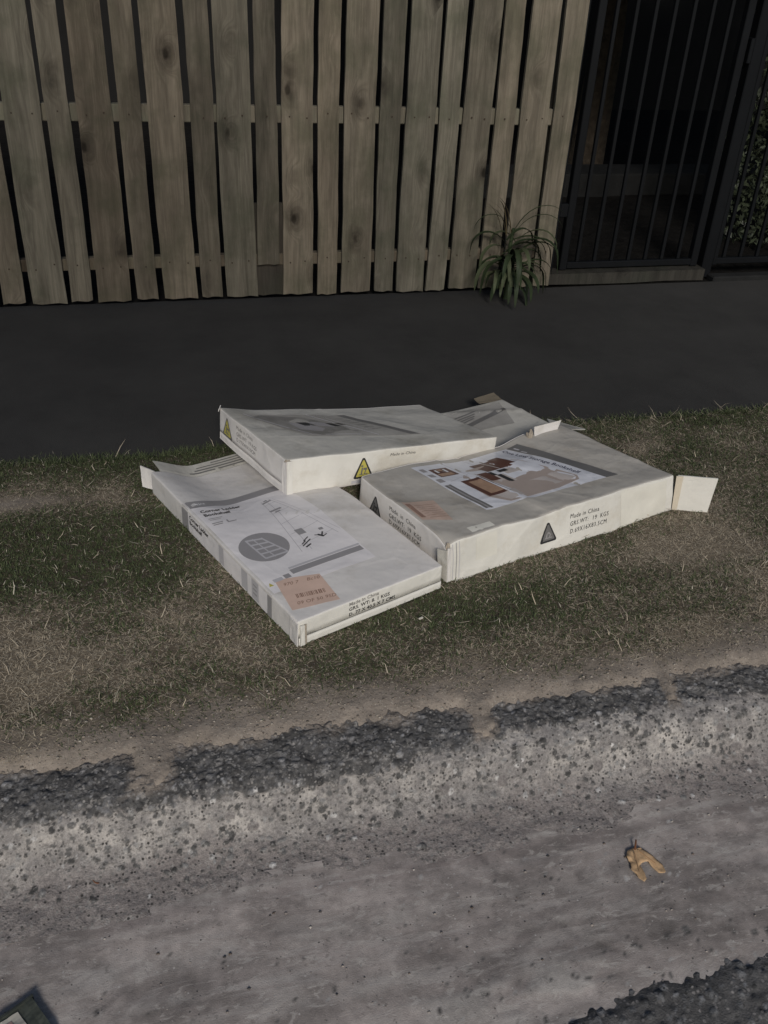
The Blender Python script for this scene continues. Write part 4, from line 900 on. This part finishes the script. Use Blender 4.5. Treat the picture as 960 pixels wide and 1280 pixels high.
# ---------------------------------------------------------------- gate and metal fence
def bar(p0, p1, w, m, name, parent):
    p0, p1 = Vector(p0), Vector(p1); bm = box_geo(min(p0.x, p1.x) - w / 2, max(p0.x, p1.x) + w / 2, min(p0.y, p1.y) - w / 2, max(p0.y, p1.y) + w / 2, p0.z, p1.z, w * .12); return bm_obj(name, bm, m, parent)
GY = 3.93
gt = empty('metal_gate', (1.88, GY, 0)); tag(gt, 'tall black metal picket gate beside the end of the timber fence', 'gate')
def hbar(x0, x1, z0, z1, name, parent, yw=.03): return bm_obj(name, box_geo(x0, x1, -yw / 2, yw / 2, z0, z1, .003), M['steel'], parent)
hbar(.07, .76, .060, .090, 'bottom_rail', gt); hbar(.07, .76, 1.62, 1.65, 'top_rail', gt)
for x in (.052, .742): bm_obj('stile', box_geo(x - .018, x + .018, -.018, .018, .055, 1.66, .003), M['steel'], gt)
for k in range(7): bm_obj('picket', box_geo(.125 + k * .0885 - .008, .125 + k * .0885 + .008, -.008, .008, .0905, 1.6195, .0015), M['steel'], gt)
bm_obj('hinge', box_geo(-.006, .033, -.02, .02, .30, .36, .003), M['steel'], gt)
hp = empty('gate_post', (1.862, GY, 0)); tag(hp, 'square black steel gate post against the end of the timber fence', 'post')
bm_obj('shaft', box_geo(-.022, .014, -.022, .022, .0, 1.80, .003), M['steel'], hp); bm_obj('cap', box_geo(-.026, .018, -.026, .026, 1.801, 1.815, .003), M['steel'], hp)
gp = empty('gate_post', (2.69, GY - .005, 0)); tag(gp, 'thick black steel post on the right side of the gate', 'post')
bm_obj('shaft', box_geo(-.027, .027, -.027, .027, .0, 1.80, .004), M['steel'], gp); bm_obj('cap', box_geo(-.031, .031, -.031, .031, 1.801, 1.815, .003), M['steel'], gp)
bm_obj('latch', box_geo(-.045, -.0275, -.03, .01, .95, 1.05, .003), M['steel'], gp)
mf = empty('metal_fence', (2.74, GY, 0)); tag(mf, 'black metal picket fence panel right of the gate before the shrub', 'fence')
hbar(.0, 2.4, .060, .090, 'bottom_rail', mf); hbar(.0, 2.4, 1.60, 1.63, 'top_rail', mf)
for k in range(26): bm_obj('picket', box_geo(.05 + k * .0925 - .008, .05 + k * .0925 + .008, -.008, .008, .0905, 1.5995, .0015), M['steel'], mf)
bm_obj('stile', box_geo(-.012, .012, -.014, .014, .055, 1.64, .003), M['steel'], mf)
sl_ = board_obj('timber_sill', (1.845, 2.66, 1.845, 2.66), .0, .052, None, y=0, th=.09, m=M['sill']); sl_.location = (FO.x, 3.955, 0)
tag(sl_, 'worn grey timber sill lying under the gate', 'timber sill')
o = bm_obj('concrete_edging', box_geo(2.70, 6.0, 3.835, 3.90, -.02, .022, .006), M['concrete']); tag(o, 'low concrete edging strip under the metal fence', 'edging')
o = bm_obj('garden_step', box_geo(1.9, 4.4, 5.55, 5.85, -.02, .13, .01), M['concrete']); tag(o, 'low dark concrete step in the garden behind the gate', 'step')
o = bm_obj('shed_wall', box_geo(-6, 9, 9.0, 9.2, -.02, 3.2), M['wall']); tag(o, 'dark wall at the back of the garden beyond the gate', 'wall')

# ---------------------------------------------------------------- shrub and tree behind the metal fence, added shade tree by the street
def leaf_cloud(name, parent, centres, n, size, m=M['leaf'], base=(.04, .055, .022), loc=(0, 0, 0)):
    k = len(centres); idx = rng.integers(0, k, n); cen = np.array([c[:3] for c in centres])[idx]; rad = np.array([c[3:6] for c in centres])[idx]
    d = rng.normal(size=(n, 3)); d /= np.linalg.norm(d, axis=1)[:, None]; P_ = cen + d * rad * (rng.random((n, 1)) ** .45)
    P_[:, 2] = np.maximum(P_[:, 2], .02)
    a = rng.normal(size=(n, 3)); a /= np.linalg.norm(a, axis=1)[:, None]; b = np.cross(a, rng.normal(size=(n, 3))); b /= np.linalg.norm(b, axis=1)[:, None]
    s = size * rng.uniform(.5, 1.3, (n, 1)); a = a * s; b = b * s * .45
    V = np.stack([P_ - a, P_ + b, P_ + a, P_ - b], 1).reshape(-1, 3); F = np.arange(4 * n).reshape(-1, 4)
    c = np.array(base) * rng.uniform(.5, 1.7, (n, 1)) * (1 + .5 * (fbm(P_[:, 0] * 5, P_[:, 2] * 5, 2, 7)[:, None]))
    o = np_mesh(name, V, F, m, np.repeat(c, 4, 0), smooth=False, parent=parent); o['kind'] = 'stuff'; return o
def trunk(name, parent, pts, m=M['bark']):
    bm = bmesh.new(); rings = []
    for (x, y, z, r) in pts:
        rings.append([bm.verts.new((x + r * math.cos(2 * math.pi * k / 8), y + r * math.sin(2 * math.pi * k / 8), z)) for k in range(8)])
    for a, b in zip(rings, rings[1:]):
        for k in range(8): bm.faces.new((a[k], a[(k + 1) % 8], b[(k + 1) % 8], b[k]))
    return bm_obj(name, bm, m, parent, True)
s1 = empty('shrub', (3.55, 4.45, 0)); tag(s1, 'leafy green shrub growing behind the metal fence right of the gate', 'shrub')
leaf_cloud('foliage', s1, [(-.25 + .33 * i, .05 * (i % 2), z, .30, .26, .30) for i in range(4) for z in (.25, .62, 1.0, 1.35)], 17000, .022, base=(.050, .060, .036))
trunk('stem', s1, [(0, 0, -.02, .03), (.05, .02, .5, .022), (.0, .05, 1.2, .01)]); trunk('stem', s1, [(.4, 0, -.02, .025), (.45, .02, .6, .018), (.5, .05, 1.2, .008)])
t1 = empty('garden_tree', (3.2, 6.4, 0)); tag(t1, 'dark spreading tree whose crown hangs over the gate and garden', 'tree')
trunk('trunk', t1, [(0, 0, -.02, .14), (.03, 0, .8, .11), (-.05, -.1, 1.7, .09), (-.2, -.3, 2.6, .05)])
trunk('limb', t1, [(-.02, -.05, 1.4, .06), (-.5, -.7, 1.9, .04), (-.9, -1.5, 2.3, .02)])
leaf_cloud('crown', t1, [(-1.5 + .75 * i, -2.35 + .7 * j, 1.95 + .25 * ((i + j) % 2), .6, .6, .45) for i in range(6) for j in range(5)], 42000, .065, base=(.03, .038, .02))  # crown above the view, set low and dense to shade the garden

t2 = empty('added_shade_tree', (-3.3, 2.05, 0)); tag(t2, 'unseen tree added well left of the cartons, its crown shading the fence and footpath', 'tree')  # added out of view so its crown dims the left fence and footpath
trunk('trunk', t2, [(0, 0, -.02, .13), (.02, 0, 1.0, .11), (.1, -.1, 2.0, .09), (.3, -.4, 2.9, .06)])
trunk('limb', t2, [(.1, -.15, 2.1, .06), (1.0, -1.6, 2.8, .045), (2.2, -3.0, 3.2, .03), (3.4, -3.4, 3.35, .012)])
leaf_cloud('crown', t2, [(.3 + .62 * i, -4.35 + .62 * j, 3.25 + .2 * ((i + j) % 2), .5, .42, .22) for i in range(7) for j in range(4) if not (i > 4 and j % 2)], 3900, .05, base=(.04, .055, .022))

# ---------------------------------------------------------------- strappy plant at the foot of the fence
pt = empty('strappy_plant', (1.575, 3.715, 0)); tag(pt, 'dark green plant with long arching strap leaves at the foot of the fence', 'plant')
trunk('stem', pt, [(0, 0, -.01, .012), (.004, .0, .12, .011), (-.004, .005, .24, .009), (.0, .0, .31, .006)], M['strap'])
def strap(parent, base, az, ln, rise, droop, w, m, name='leaf'):
    n = 12; V_ = []; p = Vector(base); el = rise; d_az = random.uniform(-.25, .25)
    for i in range(n + 1):
        t = i / n; ww = w * (math.sin(math.pi * min(1, (t * .82 + .14))) ** .7) / 2 * (1 if t < .98 else .3)
        a = az + d_az * t; s = Vector((-math.sin(a), math.cos(a), 0)) * ww
        V_ += [p - s + Vector((0, 0, ww * .35)), p.copy(), p + s + Vector((0, 0, ww * .35))]
        st = ln / n; dirv = Vector((math.cos(a) * math.cos(el), math.sin(a) * math.cos(el), math.sin(el))); p = p + dirv * st; el -= droop / n * (.5 + 1.2 * t)
        el = max(el, -1.45)
        if p.y > .075: p.y = .075
    F_ = []
    for i in range(n):
        k = 3 * i; F_ += [(k, k + 1, k + 4, k + 3), (k + 1, k + 2, k + 5, k + 4)]
    return mesh_obj(name, V_, F_, m, parent, smooth=True)
for k in range(44):
    tier = random.choice([.05, .10, .12, .16, .20, .25]); az = random.uniform(math.pi * .92, math.pi * 2.08)
    ln = random.uniform(.17, .30) * (1.0 if tier > .1 else .8)
    m = M['strap_pale'] if random.random() < .16 else M['strap']
    strap(pt, (random.uniform(-.04, .035), random.uniform(-.02, .02), tier + random.uniform(-.02, .02)), az, ln, random.uniform(.35, 1.1), random.uniform(2.4, 3.6), random.uniform(.018, .028), m)
for az, ln, tier in ((math.pi * 1.9, .30, .27), (math.pi * 1.98, .33, .29), (math.pi * 1.05, .26, .28)): strap(pt, (0, 0, tier), az, ln, 1.15, 2.7, .011, M['strap'])
for k in range(5):
    o = strap(pt, (random.uniform(-.05, .0), 0, .28), math.pi * (1.0 + .06 * k), random.uniform(.18, .24), 1.3, random.uniform(.8, 1.4), .006, M['strap_dead'])
    if k == 0: o['label'] = 'dried brown curled leaf'

# ---------------------------------------------------------------- dead leaf, crushed pack, small litter
out = LEAF = None
LEAFPX = [(.7960, .9960), (.7930, .9770), (.8010, .9700)]
def dead_leaf(loc, outline, mid):
    r = empty('dead_leaf', loc); tag(r, 'dry tan three lobed leaf lying alone in the gutter', 'leaf')
    bm = bmesh.new(); vs = [bm.verts.new((x, y, 0)) for x, y in outline]; f = bm.faces.new(vs)
    bmesh.ops.triangulate(bm, faces=[f]); bmesh.ops.subdivide_edges(bm, edges=bm.edges[:], cuts=3, use_grid_fill=True)
    for v in bm.verts:
        x, y = v.co.x, v.co.y
        d = abs(x * math.cos(.9) + y * math.sin(.9)); v.co.x += .0009 * mnoise.noise(Vector((x * 300, y * 300, 7))); v.co.y += .0012 * mnoise.noise(Vector((x * 300, y * 300, 3))); v.co.z = .002 + .006 * abs(mnoise.noise(Vector((x * 55, y * 55, 1)))) + .0015 * math.sin(x * 120) * math.cos(y * 90) + .15 * d * .08
    bm.normal_update()
    o = bm_obj('blade', bm, M['deadleaf'], r, True)
    so_ = o.modifiers.new('thickness', 'SOLIDIFY'); so_.thickness = .0004
    return r
LF = [(0.0125,0.0253),(0.0180,0.0174),(0.0215,0.0100),(0.0275,0.003),(0.0300,-0.0079),(0.0365,-0.0178),(0.0346,-0.0342),(0.0305,-0.0386),(0.021,-0.0348),(0.0152,-0.0212),(0.0123,-0.0081),(0.0011,-0.0074),(-0.0059,-0.0113),(-0.0055,-0.0167),(-0.0063,-0.0306),(-0.0091,-0.0422),(-0.016,-0.0458),(-0.0225,-0.0364),(-0.0222,-0.0284),(-0.0272,-0.0176),(-0.0215,-0.004),(-0.0225,0.0045),(-0.022,0.012),(-0.0155,0.0215),(-0.003,0.0262)]
lf = dead_leaf((.810, .945, -.101), LF, None)
trunk('stalk', lf, [(.001, .022, .004, .0022), (.006, .031, .010, .0018), (.012, .040, .006, .0014)], M['deadstem'])
for p in (((.004, .018), (.024, -.016)), ((-.004, .016), (-.015, -.026))):
    (xa, ya), (xb, yb) = p; o = trunk('vein', lf, [(0, 0, 0, .0008), (0, 0, math.hypot(xb - xa, yb - ya), .0004)], M['leafvein'])
    o.location = (xa, ya, .0065); o.rotation_euler = Vector((xb - xa, yb - ya, -.002)).to_track_quat('Z', 'Y').to_euler()
pk = empty('crushed_pack', (-.265, .912, -.103), math.atan2(.026, .042)); tag(pk, 'crushed dark green printed pack lying in the corner of the gutter', 'litter')
def pack_part(name, x0, x1, y0, y1, z0, z1, m, n=10):
    bm = box_geo(x0, x1, y0, y1, z0, z1); bmesh.ops.subdivide_edges(bm, edges=bm.edges[:], cuts=n, use_grid_fill=True)
    for v in bm.verts:
        k = mnoise.noise(Vector((v.co.x * 45, v.co.y * 45, 2))); v.co.z += (.005 * k - .004 * abs(math.sin(v.co.x * 60))) * (v.co.z > .004); v.co.y += .002 * mnoise.noise(Vector((v.co.x * 60, 5, v.co.z * 60)))
    return bm_obj(name, bm, m, pk, False)
pack_part('box', -.125, .0, -.075, .0, .0, .014, M['packdark']); pack_part('pale_panel', -.120, -.026, -.071, -.006, .0150, .0157, M['packpale']); pack_part('picture', -.112, -.040, -.064, -.014, .0162, .0167, M['packpink'])
pack_part('lid_edge', -.128, .003, -.0015, .003, .004, .0165, M['packdark'], 6)
for x_, y_, r_, lb in ((.559, 1.581, .006, 'small pale chip lying on the grass in front of the cartons'),):
    bm = box_geo(-r_, r_, -r_ * .4, r_ * .4, 0, r_ * .5, .0006); o = bm_obj('pale_chip', bm, M['stone_white']); o.location = (x_, y_, .013); o.rotation_euler = (.1, .1, .5); tag(o, lb, 'litter')
for (x_, y_, az_, ln_, lb) in ((.668, 1.148, .35, .050, 'thin brown twig lying at the foot of the kerb right of the middle'), (-.165, 1.105, 2.6, .022, 'short dark twig lying in the gutter on the left side')):

    o = trunk('twig', None, [(0, 0, 0, .0014), (.0015, 0, ln_ * .3, .0013), (-.001, .001, ln_ * .6, .0011), (.002, 0, ln_, .0006)], M['deadstem'])
    o.location = (x_, y_, -.0985); o.rotation_euler = Vector((math.cos(az_), math.sin(az_), .06)).to_track_quat('Z', 'Y').to_euler(); tag(o, lb, 'twig')
# loose grit along the gutter
def grit(name, n, region, rlo, rhi, zf, label, cols):
    bmv = np.array([(1, 0, -.3), (-.5, .87, -.3), (-.5, -.87, -.3), (.3, .5, .6), (-.6, 0, .7), (.3, -.5, .6)])
    fs = np.array([(0, 1, 3), (1, 4, 3), (1, 2, 4), (2, 5, 4), (2, 0, 5), (0, 3, 5), (3, 4, 5)])
    x = rng.uniform(region[0], region[1], n); y = rng.uniform(region[2], region[3], n); r = rlo + (rhi - rlo) * rng.random(n) ** 3; a = rng.uniform(0, 6.28, n)
    z = zf(x, y) + r * .25; ca, sa = np.cos(a)[:, None], np.sin(a)[:, None]
    V = np.stack([(bmv[:, 0] * ca - bmv[:, 1] * sa) * r[:, None] + x[:, None], (bmv[:, 0] * sa + bmv[:, 1] * ca) * r[:, None] * .7 + y[:, None], bmv[:, 2] * r[:, None] * .6 + z[:, None]], -1).reshape(-1, 3)
    F = (fs[None] + 6 * np.arange(n)[:, None, None]).reshape(-1, 3)
    c = np.array(cols)[rng.integers(0, len(cols), n)] * rng.uniform(.7, 1.2, (n, 1))
    o = np_mesh(name, V, F, M['grass'], np.repeat(c, 6, 0), smooth=False); tag(o, label, 'grit', kind='stuff')
gz = lambda x, y: -.1035 + .006 * fbm(x * 2.5, y * 6, 3, 101) - .002 * sstep(.78, .70, y)
tones_ = [(.09, .08, .075), (.22, .19, .17), (.40, .36, .32), (.13, .10, .08), (.30, .26, .23)]
grit('gutter_grit', 900, (XA, XB, .70, 1.08), .0012, .0042, gz, 'fine loose grit and sand scattered in the gutter', tones_)
grit('soil_crumbs', 5000, (XA, XB, 1.27, 1.42), .0012, .0045, soil_h, 'small crumbs of soil and stone along the bare dirt edge', [(.20, .16, .13), (.26, .22, .18), (.12, .10, .08), (.34, .30, .25)])
